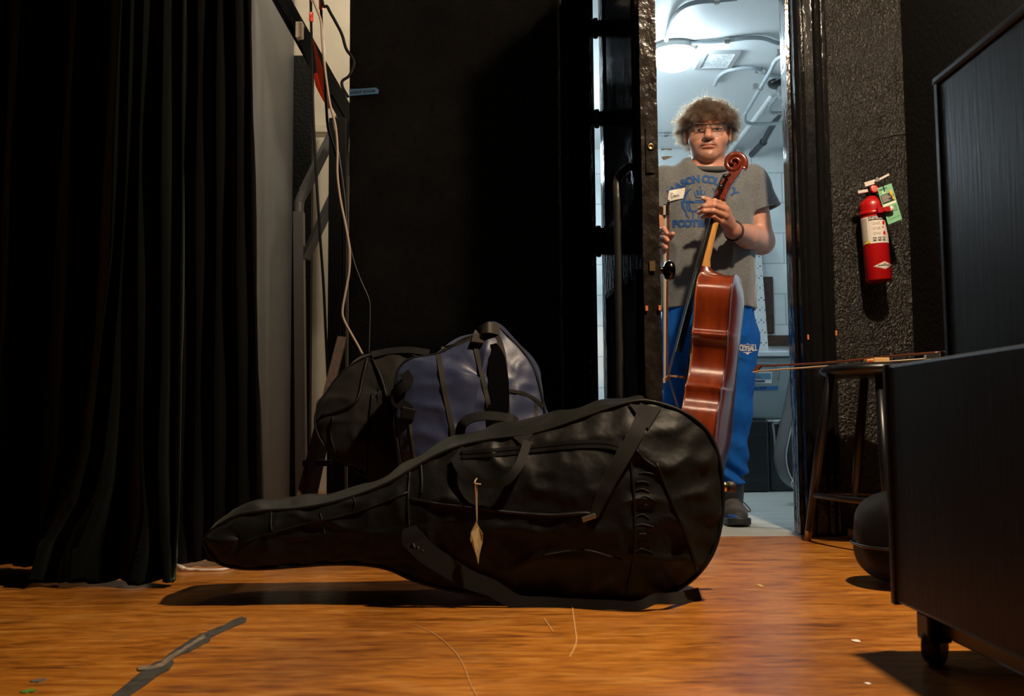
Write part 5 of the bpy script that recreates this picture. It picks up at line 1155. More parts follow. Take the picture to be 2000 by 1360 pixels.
# ------------------------------------------------------------------ bows
m_stick = mat('pernambuco', (0.085, 0.022, 0.010), 0.3, coat=0.4, var=0.3, vscale=20); m_hair_b = mat('bow_hair', (0.62, 0.50, 0.36), 0.6, bump=0.2, bscale=300, stretch=(1, 1, 0.02)); m_ivory = mat('pearl_slide', (0.60, 0.54, 0.46), 0.3)
def bow(name, a, b, side, label):
    """a = screw end, b = tip; side = unit vector from stick to hair"""
    a = np.array(a); b = np.array(b); T = (b - a) / np.linalg.norm(b - a); L_ = np.linalg.norm(b - a); s = np.array(side, float); s -= T * np.dot(s, T); s /= np.linalg.norm(s); w_ = np.cross(T, s)
    t = thing(name, tuple(a if a[2] < b[2] else b), label, 'bow')
    q = lambda l, d, c=0.0: a + T * l + s * d + w_ * c
    v, f = tube([q(0.018, 0), q(L_ * 0.3, 0.001), q(L_ * 0.6, 0.006), q(L_ * 0.88, 0.002), q(L_ - 0.012, 0.0)], [0.0046, 0.0044, 0.004, 0.0034, 0.003], 10, 8); obj('stick', v, f, m_stick, t, True)
    v, f = tube([q(0, 0), q(0.006, 0), q(0.018, 0)], [0.004, 0.0052, 0.005], 12, 0); obj('screw', v, f, m_ebony, t, True)
    def bx(l0, l1, d0, d1, c): return [q(l, d, k) for l in (l0, l1) for d, k in ((d0, -c), (d1, -c), (d1, c), (d0, c))], [(3, 2, 1, 0), (4, 5, 6, 7), (0, 1, 5, 4), (1, 2, 6, 5), (2, 3, 7, 6), (3, 0, 4, 7)]
    v, f = bx(0.018, 0.066, 0.003, 0.0215, 0.0055); o = obj('frog', v, f, m_ebony, t); mdf = o.modifiers.new('b', 'BEVEL'); mdf.width = 0.0012; mdf.segments = 2
    v, f = bx(0.022, 0.058, 0.0215, 0.0232, 0.0048); obj('pearl_slide', v, f, m_ivory, t)
    v, f = bx(0.060, 0.067, 0.008, 0.0235, 0.0062); obj('ferrule', v, f, m_steel, t)
    v = [q(l, d, c) for l, d0, d1, cc in ((0.062, 0.018, 0.0205, 0.0052), (L_ - 0.004, 0.018, 0.0195, 0.0045)) for d, c in ((d0, -cc), (d1, -cc), (d1, cc), (d0, cc))]
    obj('bow_hair', v, [(3, 2, 1, 0), (4, 5, 6, 7), (0, 1, 5, 4), (1, 2, 6, 5), (2, 3, 7, 6), (3, 0, 4, 7)], m_hair_b, t)
    tipp = [(L_ - 0.022, -0.003), (L_ - 0.004, -0.003), (L_ + 0.004, 0.008), (L_ + 0.012, 0.021), (L_ - 0.006, 0.021), (L_ - 0.010, 0.010)]
    v, f = prism([q(l, d, -0.0045) for l, d in tipp], w_ * 0.009); obj('bow_tip', v, f, m_stick, t)
    v, f = bx(L_ - 0.006, L_ + 0.012, 0.021, 0.0228, 0.0045); obj('tip_plate', v, f, m_ivory, t)
    return t
bow('cello_bow', at(1305.5, 391, 3.60), at(1304.5, 742, 3.62), (-0.75, -0.66, 0), 'cello bow held upright in the person\'s right hand beside the door knob')
b0 = np.array([at(1850, 692, 3.06)[0], 3.06, zs + 0.032]); b1 = at(1478, 716, 3.44)
bow('cello_bow', b0, b1, (0.1, -0.5, -0.85), 'dark brown bow lying across the black stool, tip pointing at the person')
# ------------------------------------------------------------------ signed-distance modelling (blockwise surface nets)
def nets(f, lo, hi, h, B=14):
    lo = np.array(lo, float); hi = np.array(hi, float)
    nb = np.maximum(1, np.ceil((hi - lo) / (h * B)).astype(int))
    I = np.stack(np.meshgrid(*[np.arange(k) for k in nb], indexing='ij'), -1).reshape(-1, 3)
    C = lo + (I + 0.5) * h * B
    d = f(C); I = I[np.abs(d) < h * B * 0.87 * 1.5 + 0.012]
    nn = nb * B + 2
    g = np.stack(np.meshgrid(*[np.arange(B + 1)] * 3, indexing='ij'), -1)
    cid, cpos, edges = [], [], []
    lin = lambda q: (q[..., 0].astype(np.int64) * nn[1] + q[..., 1]) * nn[2] + q[..., 2]
    for s in range(0, len(I), 48):
        blk = I[s:s + 48]
        N = (blk[:, None, None, None, :] * B + g[None])           # node indices
        D = f((lo + N.reshape(-1, 3) * h)).reshape(N.shape[:-1])
        ins = D < 0
        if not ins.any(): continue
        c8 = [(i, j, k) for i in (0, 1) for j in (0, 1) for k in (0, 1)]
        sub = lambda A, o: A[:, o[0]:o[0] + B, o[1]:o[1] + B, o[2]:o[2] + B]
        cnt = sum(sub(ins, o).astype(np.int8) for o in c8)
        act = (cnt > 0) & (cnt < 8)
        w = np.argwhere(act)
        if len(w):
            acc = np.zeros((len(w), 3)); num = np.zeros(len(w))
            val = {o: D[w[:, 0], w[:, 1] + o[0], w[:, 2] + o[1], w[:, 3] + o[2]] for o in c8}
            for a in c8:
                for ax in range(3):
                    if a[ax] == 0:
                        b = list(a); b[ax] = 1; b = tuple(b); m = (val[a] < 0) != (val[b] < 0)
                        t = np.where(m, val[a] / np.where(m, val[a] - val[b], 1), 0)
                        p = np.tile(np.array(a, float), (len(w), 1)); p[:, ax] += t
                        acc += p * m[:, None]; num += m
            cells = blk[w[:, 0]] * B + w[:, 1:]
            cid.append(lin(cells)); cpos.append(lo + (cells + acc / num[:, None]) * h)
        for ax in range(3):
            b = [1 if q == ax else 0 for q in range(3)]
            m = ins[:, :B, :B, :B] != ins[:, b[0]:b[0] + B, b[1]:b[1] + B, b[2]:b[2] + B]
            e = np.argwhere(m)
            if len(e):
                fl = ins[e[:, 0], e[:, 1], e[:, 2], e[:, 3]]
                edges.append((ax, blk[e[:, 0]] * B + e[:, 1:], fl))
    cid = np.concatenate(cid); cpos = np.concatenate(cpos); o = np.argsort(cid); cid = cid[o]; cpos = cpos[o]
    F = []
    for ax, e, fl in edges:
        u, v = [(1, 2), (2, 0), (0, 1)][ax]
        du = np.zeros(3, int); du[u] = 1; dv = np.zeros(3, int); dv[v] = 1
        q = [lin(e - du - dv), lin(e - dv), lin(e), lin(e - du)]
        ix = np.stack([np.searchsorted(cid, k) for k in q], 1); ix = np.minimum(ix, len(cid) - 1)
        ok = np.all([cid[ix[:, i]] == q[i] for i in range(4)], axis=0)
        ix = ix[ok]; fl = fl[ok]; ix = np.where(fl[:, None], ix, ix[:, ::-1]); F.append(ix)
    return cpos, np.vstack(F)
def relax(V, F, it=2, lam=0.5):
    """Taubin-style smoothing that keeps the volume"""
    E = np.vstack([F[:, [0, 1]], F[:, [1, 2]], F[:, [2, 3]], F[:, [3, 0]]]); 
    for _ in range(it):
        for l in (lam, -lam * 1.03):
            A = np.zeros_like(V); c = np.zeros(len(V))
            np.add.at(A, E[:, 0], V[E[:, 1]]); np.add.at(c, E[:, 0], 1); np.add.at(A, E[:, 1], V[E[:, 0]]); np.add.at(c, E[:, 1], 1)
            V = V + l * (A / np.maximum(c, 1)[:, None] - V)
    return V
def sobj(name, VF, m, parent):
    V, F = VF
    off = OFF[parent.name]; me = bpy.data.meshes.new(name)
    me.vertices.add(len(V)); me.vertices.foreach_set('co', (V - off).astype(np.float32).ravel())
    me.loops.add(F.size); me.loops.foreach_set('vertex_index', F.ravel().astype(np.int32))
    me.polygons.add(len(F)); me.polygons.foreach_set('loop_start', np.arange(0, F.size, 4, dtype=np.int32))
    me.update(calc_edges=True); me.validate(); me.shade_smooth(); me.materials.append(m)
    o = bpy.data.objects.new(name, me); COL.objects.link(o); o.parent = parent; OFF[o.name] = off
    return o
def smin(a, b, k):
    h = np.clip(0.5 + 0.5 * (b - a) / k, 0, 1); return b + (a - b) * h - k * h * (1 - h)
def smax(a, b, k): return -smin(-a, -b, k)
def cap(p, a, b, ra, rb=None):
    a = np.asarray(a, float); b = np.asarray(b, float); rb = ra if rb is None else rb
    d = b - a; t = np.clip(((p - a) @ d) / (d @ d), 0, 1)
    return np.linalg.norm(p - a - t[:, None] * d, axis=1) - (ra + (rb - ra) * t)
def ell(p, c, r):
    q = (p - np.asarray(c, float)); r = np.asarray(r, float)
    k0 = np.linalg.norm(q / r, axis=1); k1 = np.linalg.norm(q / (r * r), axis=1)
    return k0 * (k0 - 1) / np.maximum(k1, 1e-9)
def chain(p, pts, rad, k=0.006):
    d = None
    for i in range(len(pts) - 1):
        e = cap(p, pts[i], pts[i + 1], rad[i], rad[i + 1]); d = e if d is None else smin(d, e, k)
    return d
def prof(p, zs, cx, cy, a, b):
    """stack of ellipses: centre and half axes given over z"""
    z = p[:, 2]; X = np.interp(z, zs, cx); Y = np.interp(z, zs, cy); A = np.interp(z, zs, a); Bb = np.interp(z, zs, b)
    qx = (p[:, 0] - X) / A; qy = (p[:, 1] - Y) / Bb; k0 = np.sqrt(qx * qx + qy * qy); k1 = np.sqrt((qx / A) ** 2 + (qy / Bb) ** 2)
    d = k0 * (k0 - 1) / np.maximum(k1, 1e-6)
    d = np.where(k0 < 0.05, -np.minimum(A, Bb), d)
    return np.maximum(d, np.maximum(zs[0] - z, z - zs[-1]))

PY = 3.95
P3 = at
zpy = lambda y, Y=PY: at(1383, y, Y)[2]
hc = np.array([P3(1382, 248, 3.945)[0], 3.945, P3(1383, 248, 3.862)[2]])                      # head centre at eye level
HS = 1.0; HSV = np.array([1.05, 1.0, 0.98])
YAW = Matrix.Rotation(R(-10), 3, 'Z') @ Matrix.Rotation(R(5), 3, 'X')
YM = np.array(YAW)
def hl(p): return ((p - hc) @ YM) / HSV         # world -> head frame
def hw_(q): return hc + (YM @ (np.asarray(q, float) * HSV))
def head_sdf(p):
    q = hl(p)
    m = np.abs(q[:, 0]); qm = np.stack([m, q[:, 1], q[:, 2]], 1)       # mirrored
    d = ell(q, (0, 0.025, 0.040), (0.079, 0.098, 0.095))
    d = smin(d, ell(q, (0, -0.010, -0.036), (0.069, 0.075, 0.085)), 0.03)
    d = smin(d, ell(q, (0, -0.024, -0.078), (0.055, 0.062, 0.046)), 0.03)
    d = smin(d, ell(q, (0, -0.070, -0.108), (0.025, 0.022, 0.020)), 0.024)
    d = smin(d, ell(qm, (0.044, -0.050, -0.036), (0.029, 0.029, 0.026)), 0.028)
    d = smin(d, cap(qm, (0.008, -0.083, 0.018), (0.048, -0.068, 0.021), 0.012, 0.010), 0.022)
    d = smax(d, -ell(qm, (0.034, -0.103, -0.001), (0.023, 0.022, 0.015)), 0.014)
    d = smin(d, ell(qm, (0.034, -0.068, -0.001), (0.017, 0.016, 0.0135)), 0.005)       # lids and eyeball
    d = smin(d, cap(qm, (0.020, -0.0845, 0.0042), (0.049, -0.0745, 0.0032), 0.0056, 0.0048), 0.006); d = smin(d, cap(qm, (0.021, -0.0815, -0.0078), (0.047, -0.0735, -0.0078), 0.0044, 0.0040), 0.005)
    d = smax(d, -ell(qm, (0.0345, -0.0930, -0.0030), (0.0125, 0.0150, 0.0036)), 0.0025)
    d = smin(d, cap(q, (0, -0.084, 0.008), (0, -0.112, -0.032), 0.0085, 0.0135), 0.016)
    d = smin(d, ell(q, (0, -0.113, -0.036), (0.0145, 0.013, 0.012)), 0.008)
    d = smin(d, ell(qm, (0.0145, -0.099, -0.040), (0.0095, 0.012, 0.0085)), 0.008)
    d = smax(d, -cap(qm, (0.0075, -0.104, -0.049), (0.0075, -0.100, -0.042), 0.0036), 0.003)
    d = smin(d, ell(q, (0, -0.080, -0.062), (0.030, 0.020, 0.016)), 0.016)
    d = smin(d, ell(q, (0, -0.0945, -0.0650), (0.025, 0.0080, 0.0050)), 0.006)
    d = smin(d, ell(q, (0, -0.0930, -0.0765), (0.022, 0.0080, 0.0058)), 0.006)
    d = smax(d, -cap(qm, (0.0, -0.1045, -0.0702), (0.029, -0.090, -0.0722), 0.0024), 0.003)
    d = smax(d, -ell(q, (0, -0.105, -0.088), (0.020, 0.012, 0.0055)), 0.010)
    e = ell(qm, (0.083, 0.012, -0.012), (0.009, 0.020, 0.031)); e = smin(e, cap(qm, (0.088, 0.018, 0.012), (0.088, 0.024, -0.014), 0.005, 0.0045), 0.006)
    e = smax(e, -ell(qm, (0.094, 0.006, -0.012), (0.006, 0.010, 0.018)), 0.005)
    d = smin(d, e, 0.007)
    return d * HS
SL = P3(1468, 360, 3.965); SR = P3(1300, 364, 3.965)
EL = P3(1487, 472, 3.96); WL = P3(1430, 450, 3.675)
ER = P3(1268, 480, 3.98); WR = P3(1274, 480, 3.74)
HEML = P3(1486, 413, 3.965); HEMR = P3(1284, 413, 3.965)
K = [P3(1411, 401, 3.575), P3(1418, 410, 3.575), P3(1416, 421, 3.580), P3(1409, 432, 3.590)]
FING = [([K[0], P3(1396, 393, 3.545), P3(1383, 397, 3.553), P3(1380, 404, 3.575)], [.0115, .0105, .0098, .0085]),
        ([K[1], P3(1395, 401, 3.537), P3(1376, 403, 3.547), P3(1366, 408, 3.573)], [.0115, .0105, .0098, .0082]),
        ([K[2], P3(1393, 412, 3.540), P3(1375, 412, 3.549), P3(1365, 416, 3.573)], [.0112, .0100, .0092, .0078]),
        ([K[3], P3(1393, 422, 3.553), P3(1379, 421, 3.563), P3(1371, 425, 3.581)], [.0100, .0088, .0080, .0070])]
THUMB = ([P3(1416, 427, 3.650), P3(1398, 403, 3.640), P3(1384, 392, 3.630), P3(1373, 387, 3.620)], [.0155, .0130, .0115, .0088])
KR = [P3(1283, 462, 3.675), P3(1285, 472, 3.675), P3(1285, 482, 3.680), P3(1283, 491, 3.690)]
FR = [([KR[0], P3(1290, 449, 3.630), P3(1297, 447, 3.595), P3(1303, 456, 3.575)], [.0112, .0102, .0096, .0084]),
      ([KR[1], P3(1292, 462, 3.625), P3(1299, 464, 3.585), P3(1304, 470, 3.575)], [.0112, .0100, .0094, .0082]),
      ([KR[2], P3(1291, 476, 3.630), P3(1298, 479, 3.595), P3(1301, 484, 3.580)], [.0108, .0098, .0092, .0080]),
      ([KR[3], P3(1289, 487, 3.640), P3(1295, 491, 3.610), P3(1298, 495, 3.598)], [.0098, .0086, .0080, .0070])]
TR = ([P3(1281, 484, 3.730), P3(1293, 474, 3.695), P3(1306, 465, 3.645), P3(1314, 457, 3.620)], [.0155, .0130, .0118, .0092])
def hand_sdf(p, W_, K_, FG, TH_):
    d = None
    for k in K_:
        e = cap(p, W_, k, 0.022, 0.0135); d = e if d is None else smin(d, e, 0.012)
    fs = None
    for pts, r_ in FG:
        e = chain(p, pts, r_, 0.004); fs = e if fs is None else smin(fs, e, 0.0022)
    d = smin(d, fs, 0.007)
    return smin(d, chain(p, *TH_, k=0.006), 0.008)
ncx = P3(1384, 318, 3.97)
ZS = [zpy(y) for y in (640, 607, 560, 500, 440, 400, 365, 340, 318)]
CX = [at(x, y, PY)[0] for x, y in ((1382, 640), (1382, 607), (1382, 560), (1382, 500), (1383, 440), (1384, 400), (1384, 365), (1384, 340), (1384, 318))]
CY = [3.965, 3.96, 3.95, 3.945, 3.945, 3.95, 3.96, 3.97, 3.975]
TA = [0.190, 0.194, 0.196, 0.192, 0.184, 0.182, 0.178, 0.150, 0.085]
TB = [0.145, 0.150, 0.155, 0.152, 0.140, 0.132, 0.120, 0.100, 0.075]
LEG_L = [P3(1435, 660, 3.965), P3(1428, 800, 3.955), P3(1425, 935, 4.0)]
LEG_R = [P3(1333, 660, 3.965), P3(1333, 800, 3.955), P3(1334, 935, 4.0)]
def arms(p, g=0.0):
    d = smin(cap(p, SL, EL, 0.055 + g, 0.050 + g), cap(p, EL, P3(1458, 462, 3.82), 0.052 + g, 0.046 + g), 0.02)
    d = smin(d, cap(p, P3(1458, 462, 3.82), WL, 0.046 + g, 0.031 + g), 0.015)
    e = smin(cap(p, SR, ER, 0.060 + g, 0.050 + g), cap(p, ER, WR, 0.048 + g, 0.031 + g), 0.02)
    return d, e
def body_sdf(p):
    d = head_sdf(p)
    d = smin(d, cap(p, hw_((0, 0.028, -0.070)), P3(1384, 335, 3.985), 0.064, 0.074), 0.025)
    t = prof(p, ZS, CX, CY, [a - 0.022 for a in TA], [b - 0.022 for b in TB])
    t = smin(t, smin(cap(p, ncx, SL - [0.02, 0, 0.02], 0.04), cap(p, ncx, SR + [0.02, 0, -0.02], 0.04), 0.03), 0.03)
    d = smin(d, t, 0.02)
    aL, aR = arms(p)
    aL = smin(aL, hand_sdf(p, WL, K, FING, THUMB), 0.010); aR = smin(aR, hand_sdf(p, WR, KR, FR, TR), 0.010)
    d = np.minimum(d, np.minimum(aL, aR))
    for lg in (LEG_L, LEG_R): d = smin(d, chain(p, [lg[0], lg[1], P3(0, 0, 1) * 0 + lg[2] - [0, 0, 0.07]], [0.07, 0.05, 0.04], 0.02), 0.03)
    return d
def skin_mat():
    m = mat('skin', (0.46, 0.215, 0.145), 0.46, var=0.10, vscale=45, bump=0.12, bscale=260, bdist=0.0006)
    nt = m.node_tree; N = nt.nodes; L = nt.links; b = N['Principled BSDF']
    b.inputs['Subsurface Weight'].default_value = 0.12; b.inputs['Subsurface Radius'].default_value = (0.010, 0.004, 0.002); b.inputs['Subsurface Scale'].default_value = 1.0
    at_ = N.new('ShaderNodeAttribute'); at_.attribute_name = 'feature'
    x = N.new('ShaderNodeMix'); x.data_type = 'RGBA'
    src = b.inputs['Base Color'].links[0].from_socket
    sp = N.new('ShaderNodeSeparateColor'); L.new(at_.outputs['Color'], sp.inputs['Color'])
    L.new(sp.outputs['Red'], x.inputs['Factor']); L.new(src, x.inputs[6]); x.inputs[7].default_value = (0.36, 0.125, 0.09, 1)
    y = N.new('ShaderNodeMix'); y.data_type = 'RGBA'; L.new(sp.outputs['Green'], y.inputs['Factor']); L.new(x.outputs[2], y.inputs[6]); y.inputs[7].default_value = (0.070, 0.030, 0.016, 1)
    z = N.new('ShaderNodeMix'); z.data_type = 'RGBA'; L.new(sp.outputs['Blue'], z.inputs['Factor']); L.new(y.outputs[2], z.inputs[6]); z.inputs[7].default_value = (0.60, 0.36, 0.29, 1)
    L.new(z.outputs[2], b.inputs['Base Color']); return m
per = thing('person', tuple(P3(1383, 1020, 3.97) * [1, 1, 0]), 'curly-haired person in glasses and grey t-shirt holding cello and bow in the doorway', 'person')
lo_ = np.array([at(1230, 600, 3.95)[0], 3.46, 0.03]); hi_ = np.array([at(1535, 600, 3.95)[0], 4.18, 1.86])
VB = nets(body_sdf, lo_, hi_, 0.0032)
VB = (relax(VB[0], VB[1], 1), VB[1])
body = sobj('body', VB, skin_mat(), per)
q = hl(VB[0])
fr_ = q[:, 1] < -0.06
lips = np.exp(-(((q[:, 0]) / 0.025) ** 4 + ((q[:, 2] + 0.0712) / 0.0088) ** 4)) * fr_
must = np.exp(-((np.abs(q[:, 0]) / 0.034) ** 6 + ((q[:, 2] + 0.0580 + 13 * q[:, 0] ** 2) / 0.0080) ** 2)) * fr_ * 0.9
beard = np.exp(-(((np.abs(q[:, 0]) - 0.0) / 0.024) ** 4 + ((q[:, 2] + 0.108) / 0.018) ** 2)) * fr_ * 0.55 + np.exp(-((q[:, 2] + 0.075) / 0.04) ** 2) * np.exp(-((np.abs(q[:, 0]) - 0.062) / 0.014) ** 2) * (q[:, 1] < 0.01) * 0.34
brow = np.exp(-(((np.abs(q[:, 0]) - 0.034) / 0.019) ** 4 + ((q[:, 2] - 0.0195 + 0.10 * np.abs(np.abs(q[:, 0]) - 0.03)) / 0.0052) ** 2)) * fr_ * 0.9
nail = np.zeros(len(VB[0]))
for pts, r_ in FING[:4] + [THUMB]:
    tip = pts[-1]; nail = np.maximum(nail, (np.linalg.norm(VB[0] - (tip + np.array([-0.003, -0.007, 0.003])), axis=1) < 0.0075) * 0.8)
ca = body.data.attributes.new('feature', 'FLOAT_COLOR', 'POINT')
colr = np.zeros((len(VB[0]), 4), np.float32); colr[:, 0] = np.clip(lips, 0, 1); colr[:, 1] = np.clip(np.maximum(np.maximum(must, beard), brow), 0, 1) * (1 - np.clip(lips, 0, 1)); colr[:, 2] = nail; colr[:, 3] = 1
ca.data.foreach_set('color', colr.ravel())
# eyes
m_eye = mat('eye_white', (0.34, 0.30, 0.28), 0.2); m_iris = mat('iris', (0.012, 0.016, 0.018), 0.15)
for s in (-1, 1):
    e = hw_((0.034 * s, -0.0725, -0.0012)); v, f = lathe([(0.0125 * math.sin(t), 0.0125 * math.cos(t)) for t in np.linspace(0, math.pi, 14)], 20, e); ey = obj('eye', v, f, m_eye, per, True)
    dd = CAM + [0, 0, 0.25] - e; dd /= np.linalg.norm(dd); v, f = axis_lathe([(0.006, 0.0108), (0.0045, 0.0118), (0.0, 0.0127)], e, dd, 20); obj('iris', v, f, m_iris, ey, True)

# ------------------------------------------------------------------ clothing
def cloth_noise(p, sd):
    q = p * np.array([1.0, 1.0, 0.55]); w = vnoise(q + 0.03 * vnoise(p, 9, sd + 1)[:, None], 13, sd); w2 = vnoise(p * [1.4, 1, 0.8], 26, sd + 2)
    return (1 - np.abs(w)) ** 2.2 * 0.0085 - 0.003 + 0.0022 * w2
axL = (HEML - SL) / np.linalg.norm(HEML - SL); axR = (HEMR - SR) / np.linalg.norm(HEMR - SR)
RC = ncx + np.array([0, -0.020, -0.024]); RN = np.array([0, -0.32, 0.95]); RN /= np.linalg.norm(RN); RU = np.array([0, RN[2], -RN[1]])
def shirt_sdf(p):
    t = prof(p, ZS[1:], CX[1:], CY[1:], TA[1:], TB[1:])
    sh = smin(cap(p, ncx - [0, 0, 0.025], SL, 0.055, 0.072), cap(p, ncx - [0, 0, 0.025], SR, 0.055, 0.072), 0.03)
    t = smin(t, sh, 0.045)
    for S_, H_, a_ in ((SL, HEML, axL), (SR, HEMR, axR)):
        s = cap(p, S_, H_ + a_ * 0.05, 0.073, 0.086); s = np.maximum(s, (p - H_) @ a_)
        inn = cap(p, S_, H_ + a_ * 0.05, 0.060, 0.073); inn = np.maximum(inn, -((p - (H_ - a_ * 0.035)) @ a_)); s = np.maximum(s, -inn)
        t = smin(t, s, 0.022)
    fold = cloth_noise(p, 3)
    # long drag folds from the right shoulder and across the belly
    fold = fold + 0.004 * np.sin((p[:, 0] * 0.8 + p[:, 2] * 0.35) * 60 + 2 * vnoise(p, 5, 8)) * np.clip((p[:, 2] - zpy(470)) / 0.2, 0, 1) * (p[:, 0] < CX[5] - 0.05)
    hemd = np.minimum(np.abs((p - HEML) @ axL) + 10 * (p[:, 0] < CX[3]), np.abs((p - HEMR) @ axR) + 10 * (p[:, 0] > CX[3]))
    t = t - fold * np.clip(hemd / 0.04, 0.1, 1)
    q_ = p - RC; n_ = q_ @ RN; u_ = q_ @ RU; hole = (np.sqrt((q_[:, 0] / 0.080) ** 2 + (u_ / 0.100) ** 2) - 1) * 0.080
    t = smax(t, -np.maximum(hole, -n_ - 0.004), 0.006)
    hem = zpy(607) + 0.006 * np.sin(p[:, 0] * 22)
    return np.maximum(t, hem - p[:, 2])
m_shirt = mat('heather_grey_jersey', (0.112, 0.117, 0.122), 0.9, var=0.35, vscale=220, bump=0.25, bscale=500, bdist=0.0006, sheen=0.25)
VS = nets(shirt_sdf, [lo_[0], 3.72, zpy(640)], [hi_[0], 4.2, zpy(295)], 0.0042)
VS = (relax(VS[0], VS[1], 1), VS[1]); shirt = sobj('shirt', VS, m_shirt, per)
sb = tri(VS[0], [tuple(map(int, f)) for f in VS[1]])
# ribbed collar round the neck hole
cpts = []
for a in np.linspace(0, 2 * math.pi, 26, endpoint=False):
    c = RC + np.array([0.081 * math.cos(a), 0, 0]) + RU * 0.101 * math.sin(a); cpts.append(c)
v, f = tube(cpts, 0.0105, 10, 3, True, flat=1.0); obj('collar', v, f, mat('collar_rib', (0.075, 0.078, 0.08), 0.9, bump=0.5, bscale=300, stretch=(1, 1, 0.1), bdist=0.001), shirt, True)
for H_, a_, S_ in ((HEML, axL, SL), (HEMR, axR, SR)):
    u = np.cross(a_, [0, 1, 0]); u /= np.linalg.norm(u); w_ = np.cross(a_, u)
    v, f = tube([H_ - a_ * 0.004 + 0.0815 * (math.cos(t) * u + math.sin(t) * w_) for t in np.linspace(0, 2 * math.pi, 24, endpoint=False)], 0.0035, 8, 2, True); obj('sleeve_hem', v, f, m_shirt, shirt, True)
# printed lettering and emblem laid on the cloth
def decal(name, pts2d, faces, bvh, m, parent, off=0.0022):
    """pixel-frame outline -> points on the cloth"""
    V_ = []
    for x, y in pts2d:
        q = hit(bvh, x, y, off)
        V_.append(at(x, y, 3.83) if q is None else q)
    return obj(name, V_, faces, m, parent)
def subdiv(v2, f, n=1):
    bm = bmesh.new(); vs = [bm.verts.new((p[0], p[1], 0)) for p in v2]
    for q in f:
        try: bm.faces.new([vs[i] for i in q])
        except ValueError: pass
    for _ in range(n): bmesh.ops.subdivide_edges(bm, edges=bm.edges[:], cuts=1, use_grid_fill=True)
    bm.verts.index_update(); o = [p.co[:2] for p in bm.verts], [[x.index for x in p.verts] for p in bm.faces]; bm.free(); return o
def letter(ch, cx, cy, h, ang, bvh, m, parent, bold=0.03, wide=1.0):
    v, f = text2d(ch, 1.0, bold)
    if not len(v): return
    k = h / 0.70; c, s = math.cos(ang), math.sin(ang); out = []
    xm = (v[:, 0].min() + v[:, 0].max()) / 2
    for p in v:
        x, y = (p[0] - xm) * k * wide, -p[1] * k; out.append((cx + x * c - y * s, cy + x * s + y * c))
    decal('print_letter', out, f, bvh, m, parent)
m_print = mat('blue_print', (0.008, 0.055, 0.20), 0.8)
MC = 'MASON COUNTY'; Rr = 78; 
offs = np.array([-60, -46, -34.5, -23, -10.5, -2, 6, 17.5, 29.5, 42, 53.5, 64.5])
for ch, o_ in zip(MC, offs):
    an = o_ / Rr; letter(ch, 1371 + Rr * math.sin(an), 356 + Rr * (1 - math.cos(an)), 13.5, an, sb, m_print, shirt, 0.055)
for k, ch in enumerate('FOOTBALL'): letter(ch, 1318.5 + 12.6 * k, 443.5 - 0.3 * k, 13, -0.02, sb, m_print, shirt, 0.06, 1.05)
def stroke(pts, w, name='print_emblem'):
    P = spline(np.array(pts, float), 5); T = np.gradient(P, axis=0); T /= np.linalg.norm(T, axis=1, keepdims=True); n = np.stack([-T[:, 1], T[:, 0]], 1)
    ww = np.interp(np.linspace(0, 1, len(P)), np.linspace(0, 1, len(w)), w)[:, None] if np.ndim(w) else w
    V2 = np.stack([P - n * ww / 2, P + n * ww / 2], 1).reshape(-1, 2); decal(name, V2, grid_faces(len(P), 2), sb, m_print, shirt)
stroke([(1351, 368), (1343, 374), (1338, 384), (1336, 394)], [1, 3.5, 5, 4]); stroke([(1331, 394), (1345, 394), (1362, 395), (1376, 394)], [4, 4, 3.5, 3])
stroke([(1332, 394), (1335, 406), (1341, 414)], [5, 5, 3]); stroke([(1341, 396), (1342, 405), (1346, 413)], [3, 3, 2.5]); stroke([(1345, 394), (1347, 404), (1350, 412), (1356, 412.5), (1372, 411)], [3, 3, 3.5, 3.5, 3]); stroke([(1339, 410), (1341, 420), (1346, 426)], [2, 4, 1])
stroke([(1354, 414), (1353.5, 420), (1353, 426)], 2.6); stroke([(1365, 414), (1365, 420), (1364.5, 426)], 2.6); stroke([(1392, 367), (1396, 375), (1395, 386), (1391, 394)], [1, 3.5, 4, 3]); stroke([(1376, 394), (1386, 393), (1396, 390)], [3, 3, 2])
stroke([(1356, 373), (1358, 381), (1360, 383)], [1, 3, 2]); stroke([(1362, 371), (1363, 376), (1363.5, 381)], [4, 4.5, 4]); stroke([(1369.5, 370.5), (1369.5, 376), (1369, 381)], [4.5, 4.5, 4]); stroke([(1378, 372.5), (1375, 380), (1372, 383)], [1, 3, 2]); stroke([(1358, 385), (1366, 386), (1375, 384.5)], 2.2); stroke([(1357, 390.5), (1366, 391.5), (1376, 390)], 1.4); stroke([(1366.5, 364), (1368, 366), (1367, 368)], 3.2)
# name sticker, torn corners
ns = [(1306.5, 373), (1318, 370.5), (1328, 369), (1338, 367), (1337, 377), (1334, 388), (1322, 390), (1310, 393), (1304, 396), (1305, 384)]
sv, sf = subdiv(ns, [tuple(range(len(ns)))], 0)
stk = decal('name_sticker', ns, [tuple(range(len(ns)))], sb, mat('sticker_paper', (0.62, 0.58, 0.54), 0.6), shirt, 0.006); stk['label'] = 'white handwritten name sticker'
md_ = stk.modifiers.new('t', 'SOLIDIFY'); md_.thickness = 0.0008
sgv = [np.array(v_.co) + OFF[stk.name] for v_ in stk.data.vertices]; stv = tri(sgv + [sum(sgv) / len(sgv)], [(i, (i + 1) % len(sgv), len(sgv)) for i in range(len(sgv))])
stk.data.clear_geometry(); stk.data.from_pydata([tuple(p - OFF[stk.name]) for p in sgv + [sum(sgv) / len(sgv)]], [], [(i, (i + 1) % len(sgv), len(sgv)) for i in range(len(sgv))])
